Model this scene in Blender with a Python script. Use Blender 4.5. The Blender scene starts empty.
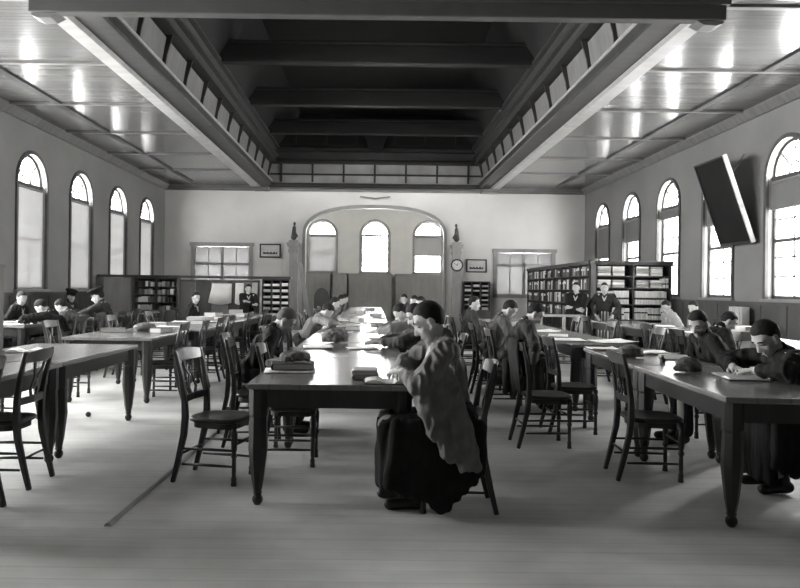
import bpy, bmesh, math, random
from mathutils import Vector, Matrix
random.seed(7)
PI = math.pi
V = Vector
scene = bpy.context.scene
COL = scene.collection

# ------------------------------------------------------------------ materials
def mat(name, g, rough=0.6, var=0.0, scale=(3, 3, 3), spec=0.4, bump=0.0, bscale=40.0, tint=(1.0, 0.99, 0.96), detail=4.0):
    m = bpy.data.materials.new(name)
    m.use_nodes = True
    nt = m.node_tree
    b = nt.nodes['Principled BSDF']
    c = tuple(g * t for t in tint) + (1,)
    b.inputs['Base Color'].default_value = c
    b.inputs['Roughness'].default_value = rough
    b.inputs['Specular IOR Level'].default_value = spec
    tc = None
    if var or bump:
        tc = nt.nodes.new('ShaderNodeTexCoord')
    if var:
        mp = nt.nodes.new('ShaderNodeMapping'); mp.inputs['Scale'].default_value = scale
        nz = nt.nodes.new('ShaderNodeTexNoise'); nz.inputs['Scale'].default_value = 1.0; nz.inputs['Detail'].default_value = detail
        rp = nt.nodes.new('ShaderNodeValToRGB')
        rp.color_ramp.elements[0].position = 0.3; rp.color_ramp.elements[1].position = 0.7
        rp.color_ramp.elements[0].color = tuple(max(0, x * (1 - var)) for x in c[:3]) + (1,)
        rp.color_ramp.elements[1].color = tuple(min(1, x * (1 + var)) for x in c[:3]) + (1,)
        nt.links.new(tc.outputs['Object'], mp.inputs['Vector']); nt.links.new(mp.outputs['Vector'], nz.inputs['Vector'])
        nt.links.new(nz.outputs['Fac'], rp.inputs['Fac']); nt.links.new(rp.outputs['Color'], b.inputs['Base Color'])
    if bump:
        n2 = nt.nodes.new('ShaderNodeTexNoise'); n2.inputs['Scale'].default_value = bscale; n2.inputs['Detail'].default_value = 3
        bp = nt.nodes.new('ShaderNodeBump'); bp.inputs['Strength'].default_value = bump; bp.inputs['Distance'].default_value = 0.01
        nt.links.new(tc.outputs['Object'], n2.inputs['Vector']); nt.links.new(n2.outputs['Fac'], bp.inputs['Height'])
        nt.links.new(bp.outputs['Normal'], b.inputs['Normal'])
    return m

def plank_mat(name, g, rough, width, axis, var, spec=0.5, seam=0.5, bump=0.25, grain=0.15, diag=0.0, stain=0.0):
    """boards running along one axis; width across the other"""
    m = bpy.data.materials.new(name); m.use_nodes = True
    nt = m.node_tree; L = nt.links; b = nt.nodes['Principled BSDF']
    b.inputs['Roughness'].default_value = rough; b.inputs['Specular IOR Level'].default_value = spec
    tc = nt.nodes.new('ShaderNodeTexCoord')
    mp = nt.nodes.new('ShaderNodeMapping'); mp.inputs['Rotation'].default_value = (0, 0, diag)
    L.new(tc.outputs['Object'], mp.inputs['Vector'])
    sp = nt.nodes.new('ShaderNodeSeparateXYZ'); L.new(mp.outputs['Vector'], sp.inputs['Vector'])
    a = sp.outputs['Y'] if axis == 'X' else sp.outputs['X']
    def math_(op, i, v=None, j=None):
        n = nt.nodes.new('ShaderNodeMath'); n.operation = op
        L.new(i, n.inputs[0])
        if v is not None: n.inputs[1].default_value = v
        if j is not None: L.new(j, n.inputs[1])
        return n.outputs[0]
    d = math_('DIVIDE', a, width)
    fl = math_('FLOOR', d); fr = math_('FRACT', d)
    wn = nt.nodes.new('ShaderNodeTexWhiteNoise'); wn.noise_dimensions = '1D'; L.new(fl, wn.inputs['W'])
    e = math_('SUBTRACT', fr, 0.5); e = math_('ABSOLUTE', e)                       # .5 at the seam
    sm = nt.nodes.new('ShaderNodeMapRange'); sm.inputs['From Min'].default_value = 0.45; sm.inputs['From Max'].default_value = 0.5
    L.new(e, sm.inputs['Value'])
    ns = nt.nodes.new('ShaderNodeTexNoise'); ns.inputs['Scale'].default_value = 1.0; ns.inputs['Detail'].default_value = 4
    m2 = nt.nodes.new('ShaderNodeMapping'); m2.inputs['Scale'].default_value = (1.2, 25, 1) if axis == 'X' else (25, 1.2, 1)
    L.new(mp.outputs['Vector'], m2.inputs['Vector']); L.new(m2.outputs['Vector'], ns.inputs['Vector'])
    s1 = math_('MULTIPLY', wn.outputs['Value'], var); s2 = math_('MULTIPLY', ns.outputs['Fac'], grain)
    t = math_('ADD', s1, j=s2); t = math_('ADD', t, 1 - var / 2 - grain / 2)
    if stain:
        n3 = nt.nodes.new('ShaderNodeTexNoise'); n3.inputs['Scale'].default_value = 0.9; n3.inputs['Detail'].default_value = 5
        L.new(tc.outputs['Object'], n3.inputs['Vector'])
        s3 = math_('MULTIPLY', n3.outputs['Fac'], stain * 2); s3 = math_('ADD', s3, 1 - stain); t = math_('MULTIPLY', t, j=s3)
    k = math_('MULTIPLY', sm.outputs['Result'], -seam); k = math_('ADD', k, 1.0)
    t = math_('MULTIPLY', t, j=k); t = math_('MULTIPLY', t, g)
    cb = nt.nodes.new('ShaderNodeCombineColor')
    L.new(t, cb.inputs[0]); L.new(t, cb.inputs[1]); t2 = math_('MULTIPLY', t, 0.97); L.new(t2, cb.inputs[2])
    L.new(cb.outputs[0], b.inputs['Base Color'])
    bp = nt.nodes.new('ShaderNodeBump'); bp.inputs['Strength'].default_value = bump; bp.inputs['Distance'].default_value = 0.01
    h = math_('MULTIPLY', sm.outputs['Result'], -1.0); h2 = math_('MULTIPLY', wn.outputs['Value'], 0.6); h = math_('ADD', h, j=h2)
    h3 = math_('MULTIPLY', ns.outputs['Fac'], 0.5); h = math_('ADD', h, j=h3)
    L.new(h, bp.inputs['Height']); L.new(bp.outputs['Normal'], b.inputs['Normal'])
    return m

def glass_mat(name, trans, rough=0.02, frost=0.0):
    m = bpy.data.materials.new(name); m.use_nodes = True
    nt = m.node_tree; nt.nodes.clear(); L = nt.links
    o = nt.nodes.new('ShaderNodeOutputMaterial')
    t = nt.nodes.new('ShaderNodeBsdfTransparent'); t.inputs['Color'].default_value = (trans, trans, trans, 1)
    g = nt.nodes.new('ShaderNodeBsdfGlossy'); g.inputs['Roughness'].default_value = rough; g.inputs['Color'].default_value = (.8, .8, .8, 1)
    f = nt.nodes.new('ShaderNodeLayerWeight'); f.inputs['Blend'].default_value = .5
    p = nt.nodes.new('ShaderNodeMath'); p.operation = 'POWER'; p.inputs[1].default_value = 5; L.new(f.outputs['Facing'], p.inputs[0])
    q = nt.nodes.new('ShaderNodeMath'); q.operation = 'MULTIPLY_ADD'; q.inputs[1].default_value = .6; q.inputs[2].default_value = .04; L.new(p.outputs[0], q.inputs[0])
    mx = nt.nodes.new('ShaderNodeMixShader')
    L.new(q.outputs[0], mx.inputs[0])
    if frost:
        tl = nt.nodes.new('ShaderNodeBsdfTranslucent'); tl.inputs['Color'].default_value = (trans, trans, trans, 1)
        m2 = nt.nodes.new('ShaderNodeMixShader'); m2.inputs[0].default_value = frost
        L.new(t.outputs[0], m2.inputs[1]); L.new(tl.outputs[0], m2.inputs[2]); L.new(m2.outputs[0], mx.inputs[1])
    else:
        L.new(t.outputs[0], mx.inputs[1])
    L.new(g.outputs[0], mx.inputs[2]); L.new(mx.outputs[0], o.inputs[0])
    return m

def shade_mat(name, trans, refl):
    m = bpy.data.materials.new(name); m.use_nodes = True
    nt = m.node_tree; nt.nodes.clear(); L = nt.links
    o = nt.nodes.new('ShaderNodeOutputMaterial')
    t = nt.nodes.new('ShaderNodeBsdfTranslucent'); d = nt.nodes.new('ShaderNodeBsdfDiffuse')
    d.inputs['Color'].default_value = (refl, refl, refl * .96, 1)
    tc = nt.nodes.new('ShaderNodeTexCoord'); mp = nt.nodes.new('ShaderNodeMapping'); mp.inputs['Scale'].default_value = (9, 9, .35)
    nz = nt.nodes.new('ShaderNodeTexNoise'); nz.inputs['Scale'].default_value = 1; nz.inputs['Detail'].default_value = 3
    rp = nt.nodes.new('ShaderNodeMapRange'); rp.inputs['To Min'].default_value = trans * .75; rp.inputs['To Max'].default_value = trans * 1.25
    L.new(tc.outputs['Object'], mp.inputs['Vector']); L.new(mp.outputs['Vector'], nz.inputs['Vector']); L.new(nz.outputs['Fac'], rp.inputs['Value'])
    L.new(rp.outputs[0], t.inputs['Color'])
    a = nt.nodes.new('ShaderNodeAddShader'); L.new(t.outputs[0], a.inputs[0]); L.new(d.outputs[0], a.inputs[1]); L.new(a.outputs[0], o.inputs[0])
    return m

M = dict(
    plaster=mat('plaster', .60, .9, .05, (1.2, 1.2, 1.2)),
    shaded_plaster=mat('side_wall_shaded', .20, .85, .10, (.8, .8, .8)),  # darker than the back wall: backlit shade put into the plaster colour
    hazed_apse_plaster=mat('hazed_apse_plaster', .68, .9, .04),  # extra pale: the haze behind the arch is put into this colour
    dado=mat('dado_wood', .05, .45, .25, (4, 4, 1)),
    dado_grey=mat('dado_paint', .07, .6, .15, (4, 4, 1)),
    frame=mat('window_frame_paint', .07, .5, .2),
    frame_light=mat('painted_frame', .28, .5, .1),
    sill=mat('sill_paint', .22, .5),
    trim=mat('trim_wood', .16, .4, .2, (2, 8, 2)),
    trim_light=mat('pale_trim', .34, .35, .15, (2, 6, 2)),
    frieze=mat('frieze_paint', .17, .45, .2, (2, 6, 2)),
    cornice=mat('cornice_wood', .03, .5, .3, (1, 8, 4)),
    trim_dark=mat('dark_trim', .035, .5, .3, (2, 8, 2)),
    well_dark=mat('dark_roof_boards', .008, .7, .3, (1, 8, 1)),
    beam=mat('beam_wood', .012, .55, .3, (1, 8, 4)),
    girder=mat('girder_paint', .055, .6, .15),
    floor=plank_mat('floor_boards', .52, .45, .14, 'X', .09, .35, .22, .08, .30, stain=.85),
    ceiling=plank_mat('ceiling_boards', .135, .17, .11, 'X', .25, .9, .5, .3, .2),
    top=plank_mat('table_top_wood', .17, .24, .19, 'Y', .25, .6, .3, .03, .5),
    wood=mat('dark_table_wood', .012, .42, .4, (12, 3, 3), .5),
    chair=mat('chair_wood', .012, .36, .4, (8, 8, 4), .55),
    chair_rail=mat('worn_sheen_rail_wood', .055, .28, .3, (8, 8, 4), .6),  # paler than the chair wood: wear, plus a sheen put into the colour
    case=mat('bookcase_wood', .05, .45, .3, (6, 6, 2)),
    case_in=mat('bookcase_inside', .025, .7, .2),
    pale_wood=mat('pale_wood', .30, .5, .15, (5, 5, 1)),
    grey_wood=mat('grey_cabinet_wood', .13, .5, .2, (5, 5, 1)),
    hazed_recess_wood=mat('hazed_cabinet_wood', .28, .6, .1, (5, 5, 1)),  # cabinet wood lightened, haze of the recess painted into it
    paper=mat('paper', .72, .8, .05, (9, 9, 9)),
    page=mat('book_pages', .36, .8, .12, (60, 60, 60)),
    cover_dark=mat('dark_binding', .03, .5, .3), cover_mid=mat('grey_binding', .13, .55, .2), cover_light=mat('pale_binding', .40, .6, .15),
    label=mat('spine_label', .68, .7),
    cloth=mat('bundle_cloth', .12, .9, .5, (26, 26, 26), bump=.6, bscale=60),
    knit=mat('woven_cloth', .10, .95, .5, (70, 70, 70), bump=1.0, bscale=120),
    skin=mat('skin', .40, .55, .08, (14, 14, 14), .3), lip=mat('lips', .20, .5), eye=mat('eye', .012, .3),
    hair=mat('hair', .012, .75, .4, (120, 120, 120), .25, .5, 160),
    hair_grey=mat('grey_hair', .10, .75, .3, (120, 120, 120), .25, .5, 160),
    robe_black=mat('black_cloth', .012, .85, .3, (8, 8, 8), .2, .25, 60), robe_dark=mat('charcoal_cloth', .030, .85, .3, (8, 8, 8), .2, .25, 60),
    robe_mid=mat('grey_cloth', .14, .8, .22, (10, 10, 10), .25, .25, 60), robe_light=mat('pale_cloth', .30, .85, .15, (8, 8, 8), .2, .25, 60),
    robe_soft=mat('smoky_cloth', .065, .85, .25, (8, 8, 8), .2, .25, 60),
    collar=mat('collar_cloth', .40, .8), collar_dark=mat('dark_collar', .02, .8),
    stone=mat('plinth_paint', .32, .6, .15, (6, 6, 2)), bronze=mat('statuette_metal', .05, .4, .3),
    dial=mat('clock_dial', .75, .4), black=mat('black_enamel', .01, .35),
    iron=mat('radiator_paint', .45, .5), board=mat('dark_picture_face', .008, .65, .3, spec=.2), gilt=mat('pale_frame_wood', .38, .35, .2, (4, 4, 20)),
    sketch=mat('picture_paper', .55, .5, .12, (3, 3, 9)), ink=mat('picture_ink', .05, .5),
    glass=glass_mat('clear_glass', .95), frosted=glass_mat('frosted_glass', .11, .1, 1.0), veil=glass_mat('dusty_glass', .55, .08, .45),
    shade=shade_mat('drawn_roller_shade', .09, .30), shade_dark=shade_mat('dark_roller_shade', .035, .16), shade_pale=shade_mat('pale_roller_shade', .16, .4),
    sock=mat('sock', .5, .9),
)
# striped hakama
def striped(name, a, b_, sc):
    m = mat(name, a, .85); nt = m.node_tree; L = nt.links
    tc = nt.nodes.new('ShaderNodeTexCoord'); sp = nt.nodes.new('ShaderNodeSeparateXYZ'); L.new(tc.outputs['Object'], sp.inputs[0])
    k = nt.nodes.new('ShaderNodeMath'); k.operation = 'MULTIPLY'; k.inputs[1].default_value = sc; L.new(sp.outputs['Y'], k.inputs[0])
    s = nt.nodes.new('ShaderNodeMath'); s.operation = 'SINE'; L.new(k.outputs[0], s.inputs[0])
    r = nt.nodes.new('ShaderNodeValToRGB'); r.color_ramp.elements[0].position = .35; r.color_ramp.elements[1].position = .65
    r.color_ramp.elements[0].color = (a, a, a, 1); r.color_ramp.elements[1].color = (b_, b_, b_, 1)
    L.new(s.outputs[0], r.inputs[0]); L.new(r.outputs[0], nt.nodes['Principled BSDF'].inputs['Base Color'])
    return m
M['stripe'] = striped('striped_cloth', .05, .42, 95)

# ------------------------------------------------------------------ mesh helpers
class MB:
    def __init__(self): self.bm = bmesh.new()
    def box(self, x0, x1, y0, y1, z0, z1, mi=0):
        vs = [self.bm.verts.new(p) for p in ((x0,y0,z0),(x1,y0,z0),(x1,y1,z0),(x0,y1,z0),(x0,y0,z1),(x1,y0,z1),(x1,y1,z1),(x0,y1,z1))]
        for f in ((0,3,2,1),(4,5,6,7),(0,1,5,4),(1,2,6,5),(2,3,7,6),(3,0,4,7)):
            self.bm.faces.new([vs[i] for i in f]).material_index = mi
        return vs
    def poly(self, pts, mi=0):
        f = self.bm.faces.new([self.bm.verts.new(p) for p in pts]); f.material_index = mi; return f
    def loft(self, rings, cap=True, closed=True, mi=0):
        R = [[self.bm.verts.new(p) for p in r] for r in rings]
        n = len(R[0])
        for a, b in zip(R, R[1:]):
            for i in range(n if closed else n - 1):
                j = (i + 1) % n
                self.bm.faces.new((a[i], a[j], b[j], b[i])).material_index = mi
        if cap and closed:
            self.bm.faces.new(R[0][::-1]).material_index = mi; self.bm.faces.new(R[-1]).material_index = mi
        return R
    def tube(self, pts, rad, seg=8, mi=0):
        """rad: number or list; rings perpendicular to the path"""
        pts = [V(p) for p in pts]; n = len(pts)
        if not isinstance(rad, (list, tuple)): rad = [rad] * n
        rings = []; ref = None
        for i, p in enumerate(pts):
            t = (pts[min(i+1, n-1)] - pts[max(i-1, 0)]).normalized()
            if ref is None: ref = V((0, 0, 1)) if abs(t.z) < .9 else V((1, 0, 0))
            u = (ref - t * ref.dot(t)).normalized(); w = t.cross(u); ref = u
            rings.append([p + (u * math.cos(2*PI*k/seg) + w * math.sin(2*PI*k/seg)) * rad[i] for k in range(seg)])
        self.loft(rings, mi=mi)
    def bar(self, pts, ws, hs, up=V((0, 1, 0)), mi=0):
        """rectangular section along a path: half width ws along 'up', half height hs across"""
        pts = [V(p) for p in pts]; n = len(pts)
        if not isinstance(ws, (list, tuple)): ws = [ws] * n
        if not isinstance(hs, (list, tuple)): hs = [hs] * n
        rings = []
        for i, p in enumerate(pts):
            t = (pts[min(i+1, n-1)] - pts[max(i-1, 0)]).normalized()
            u = (up - t * up.dot(t)).normalized(); w = t.cross(u)
            rings.append([p + u*ws[i] + w*hs[i], p - u*ws[i] + w*hs[i], p - u*ws[i] - w*hs[i], p + u*ws[i] - w*hs[i]])
        self.loft(rings, mi=mi)
    def lathe(self, prof, x=0, y=0, seg=12, mi=0, rot=0):
        rings = [[(x + r*math.cos(2*PI*k/seg+rot), y + r*math.sin(2*PI*k/seg+rot), z) for k in range(seg)] for z, r in prof]
        self.loft(rings, mi=mi)
    def prism(self, poly, axis, a, b, mi=0):
        """2D polygon extruded along axis from a to b; 'x': (y,z) 'y': (x,z) 'z': (x,y)"""
        def P(q, t): return {'x': (t, q[0], q[1]), 'y': (q[0], t, q[1]), 'z': (q[0], q[1], t)}[axis]
        self.loft([[P(q, a) for q in poly], [P(q, b) for q in poly]], mi=mi)
    def ell(self, c, r, rot=None, seg=14, rings=9, mi=0):
        c = V(c); R = rot or Matrix.Identity(3)
        if not isinstance(r, (list, tuple)): r = (r, r, r)
        top = self.bm.verts.new(c + R @ V((0, 0, r[2]))); bot = self.bm.verts.new(c - R @ V((0, 0, r[2])))
        prev = None
        for i in range(1, rings):
            a = PI * i / rings
            ring = [self.bm.verts.new(c + R @ V((r[0]*math.sin(a)*math.cos(2*PI*k/seg), r[1]*math.sin(a)*math.sin(2*PI*k/seg), r[2]*math.cos(a)))) for k in range(seg)]
            for k in range(seg):
                j = (k+1) % seg
                if prev is None: f = self.bm.faces.new((top, ring[k], ring[j]))
                else: f = self.bm.faces.new((prev[k], ring[k], ring[j], prev[j]))
                f.material_index = mi
            prev = ring
        for k in range(seg): self.bm.faces.new((prev[k], bot, prev[(k+1) % seg])).material_index = mi
    def cap(self, p0, p1, r0, r1=None, seg=10):
        """tapered capsule, closed, for voxel unions"""
        p0, p1 = V(p0), V(p1); r1 = r0 if r1 is None else r1
        d = p1 - p0
        if d.length < 1e-4: return self.ell(p0, r0)
        t = d.normalized(); ref = V((0, 0, 1)) if abs(t.z) < .9 else V((1, 0, 0))
        u = (ref - t*ref.dot(t)).normalized(); w = t.cross(u)
        rings = []
        for a in (-80, -50, -22): rings.append((p0 + t*r0*math.sin(math.radians(a)), r0*math.cos(math.radians(a))))
        rings += [(p0, r0), (p1, r1)]
        for a in (22, 50, 80): rings.append((p1 + t*r1*math.sin(math.radians(a)), r1*math.cos(math.radians(a))))
        self.loft([[c + (u*math.cos(2*PI*k/seg) + w*math.sin(2*PI*k/seg))*r for k in range(seg)] for c, r in rings])
    def mesh(self, name, mats, smooth=False, bevel=0):
        bmesh.ops.recalc_face_normals(self.bm, faces=self.bm.faces)
        me = bpy.data.meshes.new(name); self.bm.to_mesh(me); self.bm.free()
        for m in (mats if isinstance(mats, (list, tuple)) else [mats]): me.materials.append(m)
        if smooth: me.polygons.foreach_set('use_smooth', [True] * len(me.polygons))
        return me
    def build(self, name, mats, parent=None, smooth=False, bevel=0, seg=2, loc=None, rotz=0):
        o = bpy.data.objects.new(name, self.mesh(name, mats, smooth)); COL.objects.link(o)
        if parent: o.parent = parent
        if loc is not None: o.location = loc
        o.rotation_euler.z = rotz
        if bevel:
            b = o.modifiers.new('b', 'BEVEL'); b.width = bevel; b.segments = seg; b.limit_method = 'ANGLE'
        return o

def voxel(mb, size, smooth=4, fac=.5):
    """one continuous surface from overlapping closed shapes"""
    me = mb.mesh('tmp', []); o = bpy.data.objects.new('tmp', me); COL.objects.link(o)
    r = o.modifiers.new('r', 'REMESH'); r.mode = 'VOXEL'; r.voxel_size = size; r.use_smooth_shade = True
    s = o.modifiers.new('s', 'SMOOTH'); s.iterations = smooth; s.factor = fac
    dg = bpy.context.evaluated_depsgraph_get(); dg.update()
    out = bpy.data.meshes.new_from_object(o.evaluated_get(dg))
    bpy.data.objects.remove(o); bpy.data.meshes.remove(me)
    out.polygons.foreach_set('use_smooth', [True] * len(out.polygons))
    return out

from mathutils import noise as NZ
def crease(me, amp, fx, fz, seed=0.0, zmin=-9, zsoft=.1):
    """cloth folds running down the garment"""
    off = V((seed*3.1, seed*1.7, seed*.9)); nv = [v.normal.copy() for v in me.vertices]
    for v, nn in zip(me.vertices, nv):
        p = v.co
        q = V((p.x*fx, p.y*fx, p.z*fz)) + off
        a = 1 - abs(NZ.noise(q))*2.2
        b = NZ.noise(V((p.x*9, p.y*9, p.z*9)) + off)
        v.co = p + nn*amp*(a*.75 + b*.5 - .35)
    return me
def from_mesh(name, me, m, parent=None):
    me.name = name; me.materials.clear(); me.materials.append(m)
    o = bpy.data.objects.new(name, me); COL.objects.link(o)
    if parent: o.parent = parent
    return o

def tag(o, label, cat, group=None):
    o['label'] = label; o['category'] = cat
    if group: o['group'] = group
    return o
def thing(name, label, cat, loc=(0, 0, 0), rotz=0, group=None):
    o = bpy.data.objects.new(name, None); COL.objects.link(o); o.empty_display_size = .1
    o.location = loc; o.rotation_euler.z = rotz
    return tag(o, label, cat, group)
def struct(o):
    o['kind'] = 'structure'; return o
KIDS = {}
def dup(root, loc, rotz, label, group=None):
    def cp(o, par):
        c = o.copy(); COL.objects.link(c)
        if par: c.parent = par
        for ch in KIDS.get(o.name, ()): cp(ch, c)
        return c
    r = cp(root, None); r.location = loc; r.rotation_euler.z = rotz; r['label'] = label
    if group: r['group'] = group
    elif 'group' in r: del r['group']
    return r
def index_kids():
    KIDS.clear()
    for o in COL.objects:
        if o.parent: KIDS.setdefault(o.parent.name, []).append(o)

def rrect(w, d, r, n=4):
    pts = []
    for cx, cy, a0 in ((w/2-r, d/2-r, 0), (-w/2+r, d/2-r, 90), (-w/2+r, -d/2+r, 180), (w/2-r, -d/2+r, 270)):
        for i in range(n+1):
            a = math.radians(a0 + 90*i/n); pts.append((cx + r*math.cos(a), cy + r*math.sin(a)))
    return pts

# ------------------------------------------------------------------ room
W = 7.0; YB = 24.0; YF = -4.0; ZC = 4.77
SP = 2.47
LZ = [22.1 - SP*i for i in range(8)]; RZ = [22.1 - SP*i for i in range(6)]            # window centres along the side walls
SILL, TOP, WW = 1.28, 4.03, 1.24

def arch_pts(c, half, spring, top, n=16, e=2.0):
    pts = []
    for i in range(n+1):
        a = PI - PI*i/n
        ca, sa = math.cos(a), math.sin(a)
        pts.append((c + half*math.copysign(abs(ca)**(2/e), ca), spring + (top-spring)*abs(sa)**(2/e)))
    return pts

def wall(name, s0, s1, z0, z1, holes, place, depth, m, rm):
    """wall face with arched holes; place(s, z, d) -> point; d is depth into the wall"""
    mb = MB(); holes = sorted(holes); s = s0
    def q(a, b, c, d): mb.poly([place(*a, 0), place(*b, 0), place(*c, 0), place(*d, 0)])
    for (c, half, sill, spring, top, e) in holes:
        q((s, z0), (c-half, z0), (c-half, z1), (s, z1))
        if sill > z0: q((c-half, z0), (c+half, z0), (c+half, sill), (c-half, sill))
        ap = arch_pts(c, half, spring, top, e=e)
        for a, b in zip(ap, ap[1:]): q(a, b, (b[0], z1), (a[0], z1))
        rim = [(c-half, sill)] + ap + [(c+half, sill)]
        for a, b in zip(rim, rim[1:]): mb.poly([place(*a, 0), place(*b, 0), place(*b, depth), place(*a, depth)], 1)
        if sill > z0: mb.poly([place(c-half, sill, 0), place(c+half, sill, 0), place(c+half, sill, depth), place(c-half, sill, depth)], 1)
        s = c + half
    q((s, z0), (s1, z0), (s1, z1), (s, z1))
    # outer skin so that no daylight leaks round the edges
    s = s0
    def qo(a, b, c, d): mb.poly([place(*a, depth+.02), place(*b, depth+.02), place(*c, depth+.02), place(*d, depth+.02)])
    for (c, half, sill, spring, top, e) in holes:
        qo((s, z0), (c-half, z0), (c-half, z1+.3), (s, z1+.3))
        if sill > z0: qo((c-half, z0), (c+half, z0), (c+half, sill), (c-half, sill))
        ap = arch_pts(c, half, spring, top, e=e)
        for a, b in zip(ap, ap[1:]): qo(a, b, (b[0], z1+.3), (a[0], z1+.3))
        s = c + half
    qo((s, z0), (s1, z0), (s1, z1+.3), (s, z1+.3))
    return struct(mb.build(name, [m, rm]))

SPR = TOP - WW/2
hl = [(y, WW/2, SILL, SPR, TOP, 2.0) for y in LZ]; hr = [(y, WW/2, SILL, SPR, TOP, 2.0) for y in RZ]
wall('wall_left', YF, YB, 0, ZC, hl, lambda s, z, d: (-W-d, s, z), .30, M['shaded_plaster'], M['frame_light'])
wall('wall_right', YF, YB, 0, ZC, hr, lambda s, z, d: (W+d, s, z), .30, M['shaded_plaster'], M['frame_light'])
BW = [(-5.08, .93, 1.25, 2.72, 2.725, 2.0), (0.0, 2.32, 0.0, 3.15, 4.08, 2.5), (5.0, .93, 1.25, 2.62, 2.625, 2.0)]
wall('wall_back', -W, W, 0, ZC, BW, lambda s, z, d: (s, YB+d, z), .35, M['plaster'], M['frame_light'])
fh = []
wall('wall_front', -W, W, 0, ZC, fh, lambda s, z, d: (s, YF-d, z), .30, M['shaded_plaster'], M['frame_light'])
# recess behind the wide arch
AY = 29.0; AW = 3.3
AHW = .56; ATOP = 4.1
ah = [(x, AHW, 2.02, ATOP-AHW, ATOP, 2.0) for x in (-2.1, 0.02, 2.16)]
wall('wall_recess_back', -AW, AW, 0, 5.0, ah, lambda s, z, d: (s, AY+d, z), .30, M['hazed_apse_plaster'], M['frame_light'])
for nm, x in (('wall_recess_left', -AW), ('wall_recess_right', AW)):
    mb = MB(); mb.box(x-.1 if x < 0 else x, x if x < 0 else x+.1, YB+.36, AY+.3, 0, 5.0); struct(mb.build(nm, M['hazed_apse_plaster']))
mb = MB(); mb.box(-AW-.1, AW+.1, YB+.36, AY+.3, 5.0, 5.1); struct(mb.build('ceiling_recess', M['hazed_apse_plaster']))
mb = MB(); mb.box(-W-.3, W+.3, YF-.3, AY+.3, -.1, 0); struct(mb.build('floor', M['floor']))

# side ceilings and the roof well
WX = 3.35; WY0, WY1 = 8.52, 23.1
mb = MB()
for x0, x1, y0, y1 in ((-W, -WX-.35, WY0, YB), (WX+.35, W, WY0, YB), (-W, W, YF, WY0), (-WX-.35, WX+.35, WY1+.35, YB)):
    mb.box(x0, x1, y0, y1, ZC, ZC+.12)
struct(mb.build('ceiling', M['ceiling']))
n = [0]
def trim(mb, m, smooth=False, bevel=0):
    n[0] += 1; return struct(mb.build('trim_%d' % n[0], m, smooth=smooth, bevel=bevel))
for s in (-1, 1):
    def X(v): return s*v
    # pale edge strip, dark soffit, pale bead, frieze
    mb = MB(); mb.prism([(X(4.02), ZC), (X(4.02), 4.66), (X(3.96), 4.60), (X(3.74), 4.60), (X(3.70), 4.64), (X(3.70), ZC+.1)], 'y', WY0, WY1+.3); trim(mb, M['trim_light'])
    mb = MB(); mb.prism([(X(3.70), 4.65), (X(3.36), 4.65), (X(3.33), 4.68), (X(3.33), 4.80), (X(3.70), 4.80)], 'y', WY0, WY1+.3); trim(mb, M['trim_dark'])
    mb = MB(); mb.prism([(X(3.5), 4.80), (X(3.31), 4.80), (X(3.29), 4.82), (X(3.31), 4.85), (X(3.5), 4.85)], 'y', WY0, WY1+.3); trim(mb, M['trim_light'])
    mb = MB(); mb.prism([(X(3.5), 4.85), (X(3.42), 4.85), (X(3.34), 5.32), (X(3.5), 5.36)], 'y', WY0, WY1+.3); trim(mb, M['frieze'])
    mb = MB()
    y = WY0 + .4
    while y < WY1:
        mb.prism([(X(3.45), 4.85), (X(3.36), 4.86), (X(3.33), 5.05), (X(3.27), 5.25), (X(3.24), 5.36), (X(3.45), 5.36)], 'y', y, y+.035); y += 1.25
    trim(mb, M['trim_dark'])
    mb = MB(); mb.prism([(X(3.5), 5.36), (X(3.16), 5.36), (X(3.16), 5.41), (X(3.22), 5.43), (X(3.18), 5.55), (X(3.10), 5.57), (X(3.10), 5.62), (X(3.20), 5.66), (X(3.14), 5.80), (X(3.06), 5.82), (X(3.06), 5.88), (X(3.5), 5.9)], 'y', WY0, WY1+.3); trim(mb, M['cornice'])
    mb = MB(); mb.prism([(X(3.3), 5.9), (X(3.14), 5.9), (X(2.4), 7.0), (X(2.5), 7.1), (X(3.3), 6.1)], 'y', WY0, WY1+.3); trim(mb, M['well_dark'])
    # slot strip near the wall, broken at every bay
    mb = MB()
    for k in range(8):
        yy = 22.1 - SP*k; mb.box(min(X(5.86), X(5.99)), max(X(5.86), X(5.99)), yy - SP/2 + .05, yy + SP/2 - .05, ZC-.035, ZC)
    trim(mb, M['trim_dark'])
    mb = MB()
    for k in range(7):
        yy = 22.1 - SP*k - SP/2; mb.box(min(X(4.0), X(W)), max(X(4.0), X(W)), yy-.045, yy+.045, ZC-.03, ZC)
    trim(mb, M['trim'])
    mb = MB(); mb.prism([(X(W), ZC-.16), (X(W-.05), ZC-.16), (X(W-.16), ZC-.04), (X(W-.16), ZC), (X(W), ZC)], 'y', YF, YB); trim(mb, M['trim'])
# far end of the well
mb = MB(); mb.box(-3.4, 3.4, WY1-.02, WY1+.35, 4.60, 4.66); mb.box(-3.4, 3.4, WY1-.06, WY1, 4.66, 4.74); trim(mb, M['trim_dark'])
mb = MB(); mb.box(-3.4, 3.4, WY1+.05, WY1+.2, 4.66, 5.36); trim(mb, M['trim_light'])
mb = MB()
for k in range(7): mb.box(-3.02+k*1.0-.03, -3.02+k*1.0+.03, WY1, WY1+.06, 4.78, 5.36)
mb.box(-3.4, 3.4, WY1-.02, WY1+.06, 5.0, 5.05)
trim(mb, M['trim_dark'])
mb = MB(); mb.prism([(WY1+.2, 5.36), (WY1-.15, 5.36), (WY1-.15, 5.44), (WY1-.05, 5.5), (WY1-.1, 5.72), (WY1-.22, 5.74), (WY1-.22, 5.84), (WY1+.2, 5.9)], 'x', -3.4, 3.4); trim(mb, M['cornice'])
mb = MB(); mb.box(-3.4, 3.4, WY1, WY1+.2, 5.88, 7.1); trim(mb, M['well_dark'])
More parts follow.
